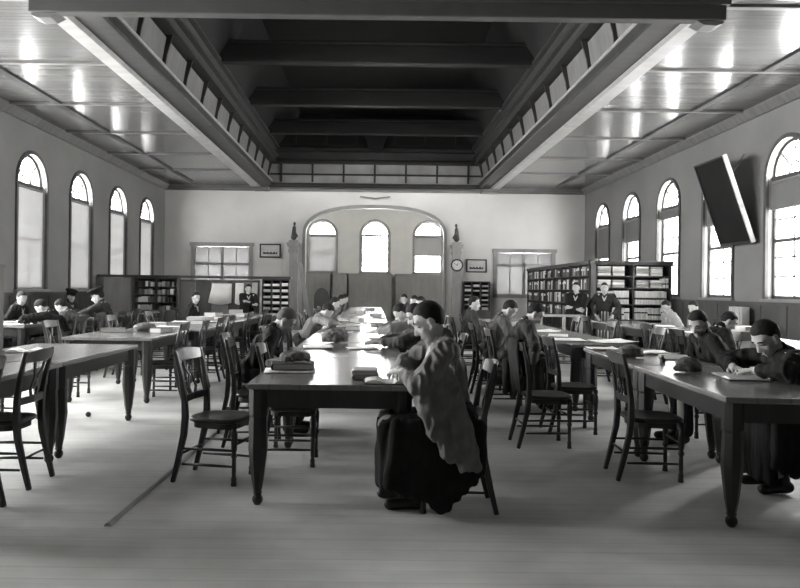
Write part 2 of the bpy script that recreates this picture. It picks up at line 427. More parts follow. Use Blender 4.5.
mb = MB()
for x in (-2.6, -1.6, -.62, .62, 1.6, 2.6): mb.box(x-.05, x+.05, WY1-.06, WY1, 5.88, 6.7)
mb.box(-3.2, 3.2, WY1-.07, WY1, 6.55, 6.66); mb.box(-3.2, 3.2, WY1-.07, WY1, 5.9, 6.0)
trim(mb, M['beam'])
mb = MB(); mb.prism([(-.5, 6.6), (-.2, 5.75), (.2, 5.75), (.5, 6.6)], 'y', WY1-.4, WY1-.08); trim(mb, M['well_dark'])
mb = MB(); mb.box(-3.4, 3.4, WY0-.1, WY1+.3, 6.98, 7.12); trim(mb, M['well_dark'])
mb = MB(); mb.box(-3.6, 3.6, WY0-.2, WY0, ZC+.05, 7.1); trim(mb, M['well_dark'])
for y in (11.1, 14.3, 17.6, 20.8):                    # tie beams over the well
    mb = MB(); mb.box(-3.12, 3.12, y-.12, y+.12, 5.82, 6.18); mb.box(-3.12, 3.12, y-.15, y+.15, 6.18, 6.25); trim(mb, M['beam'], bevel=.02)
# front girder and its corner brackets
mb = MB(); mb.box(-4.06, 4.06, 8.36, 8.52, 4.545, ZC+.02); mb.box(-4.1, 4.1, 8.32, 8.56, 4.71, ZC); trim(mb, M['girder'], bevel=.015)
mb = MB()
for s in (-1, 1):
    mb.prism([(s*3.72, 4.55), (s*4.04, 4.55), (s*4.04, 4.52), (s*3.96, 4.49), (s*3.82, 4.50)], 'y', 8.40, 8.62)
    mb.box(min(s*3.42, s*3.95), max(s*3.42, s*3.95), WY1-.1, WY1+.3, 4.50, 4.60)
trim(mb, M['trim'])
mb = MB(); mb.box(-W, W, YB-.10, YB, ZC-.12, ZC); mb.box(-W, W, YB-.05, YB, ZC-.18, ZC-.12); trim(mb, M['trim'])
# dado panelling under the side windows
for s, nm, m in ((-1, 'baseboard_left', 'dado'), (1, 'baseboard_right', 'dado_grey')):
    mb = MB(); a, b = sorted((s*(W-.03), s*W)); mb.box(a, b, YF, YB-.05, 0, 1.16)
    a, b = sorted((s*(W-.06), s*W)); mb.box(a, b, YF, YB-.05, 1.16, 1.22); mb.box(a, b, YF, YB-.05, 0, .18)
    a, b = sorted((s*(W-.045), s*W)); y = YF+.6
    while y < YB: mb.box(a, b, y-.05, y+.05, .18, 1.16); y += .82
    struct(mb.build(nm, M[m]))
mb = MB()
for a, b in ((-W, -2.45), (2.45, W)): mb.box(a, b, YB-.03, YB, 0, .2)
struct(mb.build('baseboard_back', M['dado_grey']))
# moulding round the wide arch
mb = MB(); ap = arch_pts(0, 2.40, 3.15, 4.17, 24, 2.5); pts = [(-2.40, 0)] + ap + [(2.40, 0)]
ip = arch_pts(0, 2.30, 3.15, 4.06, 24, 2.5); ipts = [(-2.30, 0)] + ip + [(2.30, 0)]
rings = [[(a[0], YB-.05, a[1]), (a[0], YB+.02, a[1]), (b[0], YB+.02, b[1]), (b[0], YB-.05, b[1])] for a, b in zip(pts, ipts)]
mb.loft(rings); trim(mb, M['frame_light'])
mb = MB(); mb.prism([(-.5, 4.42), (0, 4.35), (.5, 4.42), (.5, 4.46), (0, 4.40), (-.5, 4.46)], 'y', YB-.08, YB-.005); trim(mb, M['trim'])
# conduit strip on the floor
mb = MB(); mb.prism([(-.022+x, z) for x, z in ((0, 0), (.044, 0), (.036, .014), (.022, .02), (.008, .014))], 'y', 4.1, 9.0)
o = trim(mb, M['trim_light']); o.location.x = -1.55; o.rotation_euler.z = -.012

# ------------------------------------------------------------------ windows
wn = [0]
def arched_window(place, c, sill, top, half, shade_to, shade_m, glass_m, glass_hi=None, rows=3, cols=2, fm='frame'):
    """place(s, z, d) with d into the wall.  shade_to: z the roller shade is drawn down to (None = none)"""
    wn[0] += 1; spring = top - half
    name = 'window_%d' % wn[0]
    def ring(ro, ri, d0, d1, mb):
        a = [(c-ro, sill)] + arch_pts(c, ro, spring, spring+ro) + [(c+ro, sill)]
        b = [(c-ri, sill)] + arch_pts(c, ri, spring, spring+ri) + [(c+ri, sill)]
        mb.loft([[place(*p, d0), place(*p, d1), place(*q, d1), place(*q, d0)] for p, q in zip(a, b)])
    def bx(mb, s0, s1, z0, z1, d0, d1):
        P = [place(s, z, d) for d in (d0, d1) for s, z in ((s0, z0), (s1, z0), (s1, z1), (s0, z1))]
        mb.loft([P[:4], P[4:]])
    mb = MB(); ring(half+.07, half-.005, -.035, .02, mb); ring(half-.001, half-.055, .10, .17, mb)
    bx(mb, c-half, c+half, sill, sill+.06, .10, .17); bx(mb, c-half, c+half, spring-.06, spring+.03, .07, .19)
    root = struct(mb.build(name, M[fm]))
    mb = MB(); bx(mb, c-half-.1, c+half+.1, sill-.05, sill, -.07, .12); mb.build('window_sill', M['sill'], root)
    hi = half - .05
    mb = MB()
    for a in (45, 90, 135):
        ca, sa = math.cos(math.radians(a)), math.sin(math.radians(a))
        p0 = (c + .18*ca, spring + .03 + .18*sa); p1 = (c + hi*ca, spring + hi*sa)
        mb.tube([place(*p0, .135), place(*p1, .135)], .019, 6)
    ap = arch_pts(c, .19, spring+.03, spring+.22, 10); mb.tube([place(*p, .135) for p in ap], .019, 6)
    z0, z1 = sill+.06, spring-.06
    zm = z0 + (z1-z0)*.48
    bx(mb, c-hi, c+hi, zm-.03, zm+.03, .10, .17)
    for k in range(1, rows*2):
        if k != rows:
            z = z0 + (z1-z0)*k/(rows*2); bx(mb, c-hi, c+hi, z-.014, z+.014, .12, .15)
    for k in range(1, cols): s = c - hi + 2*hi*k/cols; bx(mb, s-.014, s+.014, z0, z1, .12, .15)
    mb.build('muntin', M[fm], root)
    mb = MB(); bx(mb, c-hi, c+hi, z0, z1, .133, .137); mb.build('pane', M[glass_m], root)
    mb = MB(); pts = [(c-hi, spring+.03)] + [p for p in arch_pts(c, hi, spring, spring+hi) if p[1] > spring+.03] + [(c+hi, spring+.03)]
    mb.loft([[place(*p, .133) for p in pts], [place(*p, .137) for p in pts]]); mb.build('fanlight_pane', M[glass_hi or 'glass'], root)
    if shade_to is not None:
        mb = MB(); bx(mb, c-hi-.045, c+hi+.045, shade_to, z1, .058, .062); mb.build('roller_shade', M[shade_m], root)
        mb = MB(); mb.tube([place(c-hi, shade_to, .06), place(c+hi, shade_to, .06)], .014, 8); mb.tube([place(c-hi, z1-.01, .06), place(c+hi, z1-.01, .06)], .025, 8)
        mb.build('shade_rod', M['sill'], root)
    portal(place, c, sill, top, half)
    return root
def portal(place, c, sill, top, half):
    L = bpy.data.lights.new('daylight_portal', 'AREA'); L.shape = 'RECTANGLE'; L.size = half*2; L.size_y = top-sill; L.cycles.is_portal = True
    o = bpy.data.objects.new('daylight_portal', L); COL.objects.link(o)
    p = V(place(c, (sill+top)/2, .25)); q = V(place(c, (sill+top)/2, 0)); o.location = p
    o.rotation_euler = (q-p).to_track_quat('-Z', 'Y').to_euler()
pl = lambda s, z, d: (-W-d, s, z)
pr = lambda s, z, d: (W+d, s, z)
for i, y in enumerate(LZ):
    if i < 4: arched_window(pl, y, SILL, TOP, WW/2, SILL+.02, 'shade' if i else 'shade', 'glass')
    else: arched_window(pl, y, SILL, TOP, WW/2, None, 'shade', 'glass')
RS = [2.4, 2.75, 3.15, 2.78, 2.86]
for i, y in enumerate(RZ):
    arched_window(pr, y, SILL, TOP, WW/2, RS[i] if i < 5 else None, 'shade_dark', 'veil' if i < 5 else 'glass')
pa = lambda s, z, d: (s, AY+d, z)
arched_window(pa, -2.1, 2.02, ATOP, AHW, 2.04, 'shade', 'glass', fm='frame_light')  # recess windows get pale frames, haze carried by the frame colour
arched_window(pa, .02, 2.02, ATOP, AHW, None, 'shade', 'veil', fm='frame_light')
arched_window(pa, 2.16, 2.02, ATOP, AHW, 2.75, 'shade', 'veil', fm='frame_light')

def square_window(c, half, sill, top, upper_m, lower_m, split, label=None):
    wn[0] += 1; mb = MB()
    fr = .09
    def b(s0, s1, z0, z1, y0=-.05, y1=.12): mb.box(s0, s1, YB+y0, YB+y1, z0, z1)
    b(c-half-.1, c-half+.03, sill-.1, top+.1); b(c+half-.03, c+half+.1, sill-.1, top+.1)
    b(c-half-.14, c+half+.14, top+.02, top+.14, -.07); b(c-half-.1, c+half+.1, sill-.12, sill)
    b(c-half, c+half, split-.04, split+.04, .02); b(c-.04, c+.04, sill, top, .02)
    root = struct(mb.build('window_%d' % wn[0], M['frame_light']))
    mb = MB()
    for k in (-.5, .5): b(c+half*k-.012, c+half*k+.012, sill, top, .05, .08)
    mb.build('muntin', M['frame_light'], root)
    mb = MB(); mb.box(c-half, c+half, YB+.06, YB+.066, split, top); mb.build('upper_pane', M[upper_m], root)
    mb = MB(); mb.box(c-half, c+half, YB+.06, YB+.066, sill, split); mb.build('lower_pane', M[lower_m], root)
    portal(lambda s, z, d: (s, YB+.06+d, z), c, sill, top, half)
    return root
square_window(-5.08, .93, 1.25, 2.72, 'frosted', 'frosted', 2.15)
square_window(5.0, .93, 1.25, 2.62, 'frosted', 'frosted', 2.22)

# ------------------------------------------------------------------ tables
TH = .77
def make_table(w, L):
    t = thing('reading_table', 'x', 'table')
    mb = MB(); mb.box(-w/2, w/2, -L/2, L/2, TH-.036, TH); mb.build('tabletop', M['top'], t, bevel=.008)
    mb = MB(); x, y = w/2-.07, L/2-.07
    for s in (-1, 1):
        mb.box(s*x-.013, s*x+.013, -y, y, TH-.156, TH-.036); mb.box(-x, x, s*y-.013, s*y+.013, TH-.156, TH-.036)
    mb.build('apron', M['wood'], t)
    for sx in (-1, 1):
        for sy in (-1, 1):
            mb = MB()
            mb.lathe([(TH-.037, .062), (TH-.2, .062), (TH-.215, .056), (.36, .063), (.16, .040), (.085, .026), (.075, .03), (.065, .024)], sx*x, sy*y, 8, rot=PI/8)
            lg = mb.build('leg', M['wood'], t)
            mb = MB(); mb.lathe([(.066, .012), (.06, .026), (.045, .034), (.025, .034), (.01, .026), (0, .018)], sx*x, sy*y, 12)
            mb.build('foot', M['wood'], lg, smooth=True)
    return t
tw, tn, tr = make_table(1.05, 1.76), make_table(.74, 1.76), make_table(1.02, 1.76)

# ------------------------------------------------------------------ chairs
def make_chair():
    t = thing('wooden_chair', 'x', 'chair')
    # seat, a rounded plate with a dished top
    out = []
    for k in range(28):
        a = 2*PI*k/28; ca, sa = math.cos(a), math.sin(a)
        e = 2/3.2
        out.append((.205*math.copysign(abs(ca)**e, ca)+.0, (.215 if ca > 0 else .195)*math.copysign(abs(sa)**e, sa)))
    mb = MB(); mb.loft([[(x*f, y*f, z) for x, y in out] for f, z in ((.93, .425), (1.0, .432), (1.0, .450), (.96, .456), (.8, .452), (.4, .447))])
    st = mb.build('seat', M['chair'], t, smooth=True)
    mb = MB(); mb.loft([[(x*.86, y*.86, z) for x, y in out] for z in (.385, .426)]); mb.build('seat_rail', M['chair'], t)
    for s in (-1, 1):
        mb = MB()
        mb.bar([(-.285, s*.175, 0), (-.245, s*.175, .16), (-.205, s*.175, .34), (-.195, s*.177, .46), (-.20, s*.182, .60), (-.225, s*.19, .76), (-.265, s*.197, .925)],
               [.017, .019, .021, .021, .020, .018, .015], [.014, .017, .020, .021, .018, .015, .011])
        mb.build('rear_leg', M['chair'], t, bevel=.004, seg=1)
        mb = MB()
        mb.lathe([(.43, .020), (.40, .021), (.385, .015), (.37, .023), (.34, .024), (.25, .020), (.225, .015), (.215, .022), (.2, .022), (.19, .015), (.10, .016), (.07, .014), (.05, .020), (.03, .018), (.015, .021), (0, .021)], .165, s*.165, 10)
        mb.build('front_leg', M['chair'], t, smooth=True)
        mb = MB()
        for z in (.13, .24): mb.tube([(-.225+.05*z, s*.172, z), (0, s*.17, z+.002), (.165, s*.165, z)], [.008, .011, .008], 8)
        mb.build('side_stretcher', M['chair'], t, smooth=True)
    mb = MB(); mb.tube([(.165, -.165, .28), (.17, 0, .28), (.165, .165, .28)], [.008, .012, .008], 8); mb.build('front_stretcher', M['chair'], t, smooth=True)
    mb = MB(); mb.tube([(-.23, -.172, .2), (-.23, .172, .2)], .009, 8); mb.build('rear_stretcher', M['chair'], t, smooth=True)
    # crest rail, bowed
    mb = MB(); rings = []
    for k in range(11):
        u = -1 + 2*k/10; y = u*.202; bow = -.03*(1-u*u); zt = .915 + .018*(1-u*u); zb = .842 + .010*u*u
        x0, x1 = -.245+bow, -.268+bow
        rings.append([(x0+.012, y, zb), (x0-.008, y, zt), (x1-.008, y, zt), (x1+.012, y, zb)])
    mb.loft(rings); mb.build('crest_rail', M['chair_rail'], t, bevel=.004, seg=1)
    mb = MB(); mb.bar([(-.205, -.178, .585), (-.222, 0, .585), (-.205, .178, .585)], .024, .009, up=V((0, 0, 1))); mb.build('lower_back_rail', M['chair'], t)
    mb = MB()
    for s in (-1, 1):                               # lyre shaped splat
        mb.bar([(-.222, s*.03, .60), (-.228, s*.055, .65), (-.236, s*.035, .70), (-.247, s*.022, .745), (-.258, s*.055, .79), (-.268, s*.075, .85)], .012, .005, up=V((0, 1, 0)))
    mb.ell((-.242, 0, .70), (.006, .028, .03), seg=10, rings=7)
    mb.build('splat', M['chair'], t)
    return t
ch = make_chair()
index_kids()
used = {}
def put(proto, x, y, rz, label, group=None):
    if proto.name not in used:
        used[proto.name] = 1; proto.location = (x, y, 0); proto.rotation_euler.z = rz; proto['label'] = label
        if group: proto['group'] = group
        return proto
    return dup(proto, (x, y, 0), rz, label, group)
ORD = ['nearest', 'second', 'third', 'fourth', 'fifth', 'sixth', 'seventh', 'eighth', 'ninth', 'tenth', 'eleventh', 'farthest']
y = 4.48
for k in range(11):
    lab = ('nearest reading table of the centre row, with the seated writer at its right' if k == 0 else
           'dark reading table in the centre row running to the arch, %s' % (ORD[k] + ' from the front' if k < 10 else 'farthest one'))
    put(tw, -.265, y+.88, 0, lab, 'reading tables in the centre row'); y += 1.775
ly = [4.73, 6.52, 9.24, 11.03, 12.82, 14.61, 16.4]
lt = ['left row reading table nearest the front, with two empty chairs at its side', 'left row reading table carrying the card cabinet and an open book',
      'left row reading table just past the gap, with a heap of books and cloth', 'left row reading table, fourth from the front, beyond the book heap', 'left row reading table, fifth from the front',
      'left row reading table, sixth from the front', 'left row reading table nearest the shelf screen']
for yy, l in zip(ly, lt): put(tw, -3.10 if yy == 9.24 else -2.94, yy, 0, l, 'reading tables in the left row')
ANG = -.058
def rpos(along, across):   # along the slightly turned right-hand tables
    return (2.04 + across*math.cos(ANG) - along*math.sin(ANG), 4.16 + across*math.sin(ANG) + along*math.cos(ANG))
for k, l in enumerate(('right row reading table nearest the front, with a round woven bag on it', 'right row reading table, second from the front, with papers and bundle')):
    x, yy = rpos(.88 + 1.78*k, .37); put(tn, x, yy, ANG, l, 'reading tables in the right row')
for k, l in enumerate(('right row reading table with the large white sheets, third from the front', 'right row reading table, fourth from the front', 'right row reading table, fifth from the front', 'right row reading table nearest the standing students')):
    put(tn, 2.62, 9.05+1.78*k, 0, l, 'reading tables in the right row')
for k in range(4): put(tr, -5.6, 11.37+1.78*k, 0, 'reading table by the left windows, %s of its row' % ('nearest' if k == 0 else ORD[k]), 'reading tables by the left windows')
for k in range(4): put(tr, 4.98, 8.75+1.78*k, 0, 'reading table by the right windows, %s of its row' % ('nearest' if k == 0 else ORD[k]), 'reading tables by the right windows')

FX, BX_ = 0, PI           # facing +X / -X
chairs = [
    (-1.08, 5.16, -.20, 'empty wooden chair with pale worn sheen-tinted crest rail, alone left of the centre table'),
    (-1.0, 6.34, .05, 'empty wooden chair behind the lone one, pulled out beside the centre table'),
    (-.62, 5.68, .0, 'empty wooden chair pushed under the left edge of the nearest centre table'),
    (-2.57, 4.98, BX_, 'dark chair in front of the left row, its back standing against the open table'),
    (-2.55, 4.26, BX_, 'dark chair at the left picture edge, half cut off, nearest of the left row'),
    (-2.55, 8.76, BX_, 'empty chair at the near right corner of the left table past the gap'),
    (-2.50, 9.62, BX_+.05, 'empty chair, second along the left table with the book heap'),
    (-2.50, 10.6, BX_, 'empty chair on the right side of the fourth left table, near end'),
    (-2.52, 11.5, BX_-.03, 'empty chair on the right side of the fourth left table, far end'),
    (-2.50, 13.1, BX_, 'empty chair on the right side of the fifth left table'),
    (-2.50, 15.0, BX_, 'empty chair on the right side of the sixth left table'),
    (-3.72, 7.05, .05, 'empty chair on the window side of the left table with card cabinet'),
    (-3.78, 9.0, .0, 'empty chair on the window side of the left table with the book heap'),
    (-3.72, 10.9, .0, 'empty chair on the window side of the fourth left table'),
    (-3.72, 12.7, .0, 'empty chair on the window side of the fifth left table'),
    (1.55, 6.44, .03, 'empty dark chair with a cloth on its back, right of the centre aisle'),
    (1.97, 7.06, .02, 'empty chair tucked beside the second right table, behind the draped chair'),
    (2.08, 5.38, -.06, 'empty dark chair tucked beside the nearest right table'),
    (-1.0, 8.25, .0, 'empty chair left of the centre row, behind the bowed reader in black'),
    (-1.02, 9.5, .05, 'empty chair left of the centre row, between bowed reader and smoky-robed reader'),
    (-1.0, 12.4, .0, 'empty chair left of the centre row, beyond the smoky-robed reader'),
    (-1.0, 15.5, -.03, 'empty chair left of the centre row, beyond the bowed far reader'),
    (3.32, 9.0, BX_, 'empty chair on the window side of the table with large white sheets'),
    (3.32, 10.8, BX_, 'empty chair on the window side of the fourth right table'),
    (3.30, 12.6, BX_, 'empty chair on the window side of the fifth right table'),
    (1.9, 10.9, .0, 'empty chair on the aisle side of the fourth right table'),
    (1.9, 13.6, .0, 'empty chair on the aisle side of the sixth right table'),
    (4.16, 10.3, .04, 'empty chair on the aisle side of the right window table row, near one'),
    (4.14, 11.6, .0, 'empty chair on the aisle side of the right window table row, middle one'),
    (4.14, 13.2, .0, 'empty chair on the aisle side of the right window table row, far one'),
    (5.72, 9.1, BX_, 'empty chair at the window side of the nearest right window table'),
    (5.74, 11.0, BX_, 'empty chair at the window side of the second right window table'),
    (-6.36, 11.3, .0, 'empty chair at the wall side of the nearest left window table'),
    (-4.86, 14.0, BX_, 'empty chair at the aisle side of the third left window table'),
    (-4.86, 15.6, BX_, 'empty chair at the aisle side of the far left window table'),
]
for c in chairs: put(ch, c[0], c[1], c[2], c[3], 'wooden chairs at the reading tables')
def cloth_drape(name, label, x, y, rz, m):
    mb = MB(); rings = []
    for k in range(9):
        u = -1+2*k/8; yy = u*.15
        f = .012*math.sin(7*u+1) ; b = -.035*(1-u*u)
        L_ = .46 + .03*math.sin(5*u)
        pts = [(-.228+b*.3+f-.03, yy, .93-L_), (-.262+b+f*.6-.03, yy, .835), (-.290+b, yy, .925), (-.268+b, yy, .944), (-.243+b, yy, .925), (-.206+b*.8+f*.5, yy*.98, .835), (-.17+b*.6+f, yy*.95, .93-L_*.72)]
        t = .008
        rings.append(pts + [(p[0]+(t if i > 3 else -t), p[1], p[2]+(t if 1 < i < 5 else 0)) for i, p in reversed(list(enumerate(pts)))])
    mb.loft(rings); o = mb.build(name, m, smooth=True, loc=(x, y, 0), rotz=rz)
    o.location = V((x, y, 0)); return tag(o, label, 'garment')
cloth_drape('draped_cloth', 'dark cloth hung over the back of the empty chair right of the aisle', 1.55, 6.44, .03, M['robe_black'])

# ------------------------------------------------------------------ books, papers, bundles
def book(name, label, cat, loc, rz, w, d, h, m, group=None, tilt=0):
    """closed book lying flat: cover with a page block"""
    t = thing(name, label, cat, loc, rz, group)
    mb = MB(); prof = [(-w/2, 0), (w/2, 0), (w/2, .004), (-w/2+.006, .004), (-w/2+.006, h-.004), (w/2, h-.004), (w/2, h), (-w/2, h), (-w/2-.008, h*.75), (-w/2-.010, h*.5), (-w/2-.008, h*.25)]
    mb.prism(prof, 'y', -d/2, d/2); mb.build('cover', m, t)
    mb = MB(); mb.box(-w/2+.007, w/2-.006, -d/2+.005, d/2-.005, .0045, h-.0045); mb.build('pages', M['page'], t)
    return t
def open_book(name, label, loc, rz, w, d, h=.03, m=None, group=None):
    t = thing(name, label, 'book', loc, rz, group)
    mb = MB(); mb.box(-w/2-.006, w/2+.006, -d/2-.006, d/2+.006, 0, .005); mb.build('cover', m or M['cover_dark'], t)
    for s in (-1, 1):
        mb = MB(); prof = [(0, .006)] + [(s*w/2*u, .006 + .001) for u in (1.0,)] + [(s*w/2*u, .007 + h*math.sin(PI*min(1, (1-u)*1.1+.12))**.7*(.55+.45*(1-u))) for u in (1, .9, .75, .55, .35, .18, .08, 0)]
        mb.prism(prof, 'y', -d/2, d/2); mb.build('page_block', M['paper'], t)
    return t
def sheet(label, loc, rz, w, d, curl=.02, group=None, m='paper'):
    mb = MB(); nx, ny = 9, 6
    ph = random.random()*6
    def z(i, j):
        u, v = i/nx, j/ny
        return .003 + curl*(.5+.5*math.sin(4*u+ph))*(u-.3)**2 + curl*.6*(v-.5)**2
    top = [[mb.bm.verts.new(((i/nx-.5)*w, (j/ny-.5)*d, z(i, j)+.0015)) for j in range(ny+1)] for i in range(nx+1)]
    bot = [[mb.bm.verts.new(((i/nx-.5)*w, (j/ny-.5)*d, z(i, j)-.0015)) for j in range(ny+1)] for i in range(nx+1)]
    for i in range(nx):
        for j in range(ny):
            mb.bm.faces.new((top[i][j], top[i+1][j], top[i+1][j+1], top[i][j+1])); mb.bm.faces.new((bot[i][j], bot[i][j+1], bot[i+1][j+1], bot[i+1][j]))
    for j in range(ny):
        mb.bm.faces.new((top[0][j], top[0][j+1], bot[0][j+1], bot[0][j])); mb.bm.faces.new((top[nx][j], bot[nx][j], bot[nx][j+1], top[nx][j+1]))
    for i in range(nx):
        mb.bm.faces.new((top[i][0], bot[i][0], bot[i+1][0], top[i+1][0])); mb.bm.faces.new((top[i][ny], top[i+1][ny], bot[i+1][ny], bot[i][ny]))
    o = mb.build('paper_sheet', M[m], smooth=True, loc=loc, rotz=rz)
    return tag(o, label, 'paper', group)
def bundle(name, label, cat, loc, rz, size, m, seed=1, folds=9, knot=True):
    rnd = random.Random(seed); mb = MB(); w, d, h = size
    mb.ell((0, 0, h*.48), (w*.46, d*.44, h*.48))
    for k in range(folds):
        a = 2*PI*k/folds + rnd.random()*.4; r = .8+.3*rnd.random()
        mb.cap((w*.12*math.cos(a), d*.12*math.sin(a), h*.80), (w*.40*r*math.cos(a), d*.40*r*math.sin(a), h*.22), h*.13, h*.20, 8)
    me = crease(voxel(mb, max(.008, h*.09), 3), h*.11, 18, 18, seed); lo = min(v.co.z for v in me.vertices)
    for v in me.vertices: v.co.z -= lo
    o = from_mesh(name, me, m); o.location = loc; o.rotation_euler.z = rz; tag(o, label, cat)
    if knot:
        mb = MB(); mb.ell((0, 0, h*.86), (w*.10, d*.09, h*.12))
        for s in (-1, 1): mb.cap((0, 0, h*.88), (s*w*.2, s*d*.08, h*1.0), h*.07, h*.03, 8)
        mb.build('knot', m, o, smooth=True)
    return o
T = TH + .002
# centre row
sheet('white sheet under the books on the near left corner of centre table', (-.60, 5.20, T), .1, .36, .30, .01)
book('closed_book', 'thick dark book under the cloth bundle on the near centre table', 'book', (-.58, 5.24, T+.012), .12, .30, .22, .045, M['cover_dark'])
bundle('cloth_bundle', 'crumpled dark cloth bundle heaped on a book, near centre table', 'cloth', (-.57, 5.24, T+.060), .2, (.25, .20, .085), M['cloth'], 3)
book('closed_book', 'pale book beside the cloth bundle at the table edge', 'book', (-.70, 5.55, T), -.25, .17, .22, .05, M['cover_light'])
book('closed_book', 'dark closed book at the bottom of the small stack before the writer', 'book', (-.05, 4.83, T), .06, .17, .23, .035, M['cover_mid'])
book('closed_book', 'pale closed book on top of the small stack before the writer', 'book', (-.05, 4.83, T+.036), .02, .16, .21, .028, M['cover_light'])
open_book('open_book', 'open book lying under the hands of the writer at the centre table', (.10, 4.62, T), .0, .30, .22, .028)
bundle('cloth_bundle', 'grey cloth bundle standing on the second centre table', 'cloth', (-.42, 7.9, T), .4, (.34, .26, .16), M['cloth'], 5)
sheet('loose white sheet beside the grey bundle on the second centre table', (-.1, 7.2, T), .3, .3, .22)
sheet('white sheet spread at the left edge of the second centre table', (-.56, 7.3, T), .1, .3, .4)
for k, (x, yy, w, d) in enumerate(((-.5, 9.6, .4, .3), (.05, 9.9, .34, .26), (-.45, 11.3, .4, .3), (-.1, 12.6, .42, .3), (-.5, 13.4, .4, .3), (.05, 14.6, .4, .3), (-.4, 16.2, .4, .3), (.0, 18.0, .42, .3))):
    sheet('loose white sheet on the centre row, %s beyond the grey bundle' % ['first', 'second', 'third', 'fourth', 'fifth', 'sixth', 'seventh', 'last'][k], (x, yy, T), random.uniform(-.3, .3), w, d, .03, 'loose sheets along the centre row')
for k, (x, yy, h, m) in enumerate(((-.3, 10.5, .06, 'cover_mid'), (.1, 11.6, .05, 'cover_mid'), (-.3, 13.0, .07, 'cover_dark'), (.05, 15.6, .06, 'cover_mid'), (-.3, 17.2, .08, 'cover_dark'), (-.1, 19.6, .08, 'cover_dark'))):
    book('closed_book', 'closed book lying on the centre row, %s of six past the grey bundle' % ['nearest', 'second', 'third', 'fourth', 'fifth', 'farthest'][k], 'book', (x, yy, T), random.uniform(-.4, .4), .2, .27, h, M[m], 'books along the centre row')
# right row
bundle('woven_bag', 'round dark woven bag on the nearest right table', 'bag', (2.37, 5.42, T), .3, (.21, .20, .115), M['knit'], 8, 14, False)
open_book('open_book', 'large open book in front of the bowed reader at the right edge', (2.60, 5.12, T), 1.45, .40, .26, .022)
b_ = thing('ink_bottle', 'small ink bottle on the nearest right table', 'ink bottle', (2.46, 6.12, T)); mb = MB(); mb.lathe([(0, .022), (.004, .024), (.035, .024), (.045, .011), (.055, .011)], seg=14); mb.build('bottle', M['black'], b_, smooth=True)
mb = MB(); mb.lathe([(.055, .013), (.07, .013)], seg=12); mb.build('stopper', M['cover_light'], b_)
bundle('cloth_bundle', 'ridged dark cloth roll at the near left of the second right table', 'cloth', (2.34, 6.55, T), .3, (.28, .17, .12), M['cloth'], 11, 16, False)
sheet('bent white sheet on the second right table, beside the uniformed student', (2.76, 7.02, T), .3, .36, .25, .10)
open_book('open_book', 'open book lying at the far right of the second right table', (2.74, 6.55, T), 1.3, .34, .24, .03, M['cover_mid'])
sheet('curled white sheet at the far left of the second right table', (2.38, 7.45, T), .1, .30, .24, .08)
sheet('large white sheet on the third right table, front right half', (2.84, 8.55, T), .1, .42, .5, .05)
sheet('large white sheet on the third right table, front left half', (2.40, 8.86, T), -.05, .38, .50, .03)
open_book('open_book', 'dark-covered open book on the third right table', (2.45, 9.55, T), 1.3, .34, .25, .03)
sheet('white sheet on the fourth right table', (2.5, 10.7, T), .1, .4, .5, .03)
# left rows
open_book('open_book', 'open book lying on the left table beside the card cabinet', (-3.10, 6.42, T), .2, .30, .22, .03, M['cover_mid'])
book('closed_book', 'flat grey book at the bottom of the heap on the left table', 'book', (-3.38, 9.35, T), .3, .3, .22, .05, M['cover_mid'])
bundle('cloth_bundle', 'pale rumpled cloth heaped on the left table past the gap', 'cloth', (-3.02, 9.50, T), .8, (.34, .26, .12), M['robe_mid'], 21)
book('closed_book', 'dark book lying at the right of the heap on the left table', 'book', (-2.76, 9.36, T), -.4, .18, .24, .06, M['cover_dark'])
for k, (x, yy, w, h, m) in enumerate(((-3.3, 11.0, .24, .05, 'cover_light'), (-2.8, 11.6, .22, .06, 'cover_mid'), (-3.1, 12.6, .26, .08, 'cover_light'), (-2.8, 13.3, .2, .06, 'cover_dark'), (-3.2, 14.4, .26, .09, 'cover_mid'), (-2.75, 15.0, .24, .06, 'cover_light'), (-3.1, 16.2, .3, .10, 'cover_mid'))):
    book('closed_book', 'thick closed book on the left row beyond the heap, %s of seven' % ['nearest', 'second', 'third', 'fourth', 'fifth', 'sixth', 'farthest'][k], 'book', (x, yy, T), random.uniform(-.4, .4), w, .28, h, M[m], 'books on the far left tables')
for k, (x, yy) in enumerate(((-3.0, 10.6), (-3.2, 12.2), (-2.75, 12.3), (-2.9, 14.0), (-3.2, 15.4))):
    sheet('loose white sheet on the left row beyond the heap, %s of five' % ORD[k], (x, yy, T), random.uniform(-.4, .4), .4, .3, .05, 'loose sheets on the far left tables')
sheet('white sheet spread on the left window table before the bowed dark reader', (-5.35, 10.75, T), .1, .5, .38, .03)
sheet('white sheet near the wall side of the left window table', (-5.8, 11.2, T), -.1, .4, .34, .03)
open_book('open_book', 'open book held up before the capped reader at the left window table', (-5.56, 12.6, T), 1.5, .34, .26, .04)
book('closed_book', 'pale book block on the right window table before the leaning student', 'book', (4.75, 9.15, T), .1, .34, .26, .12, M['cover_light'])
book('closed_book', 'pale book on top of the block on the right window table', 'book', (4.75, 9.15, T+.122), .3, .28, .22, .06, M['paper'])
sheet('white sheet on the second right window table', (4.9, 10.9, T), .2, .46, .34, .03)
open_book('open_book', 'open book on the third right window table', (5.1, 12.6, T), 1.4, .36, .26, .03)

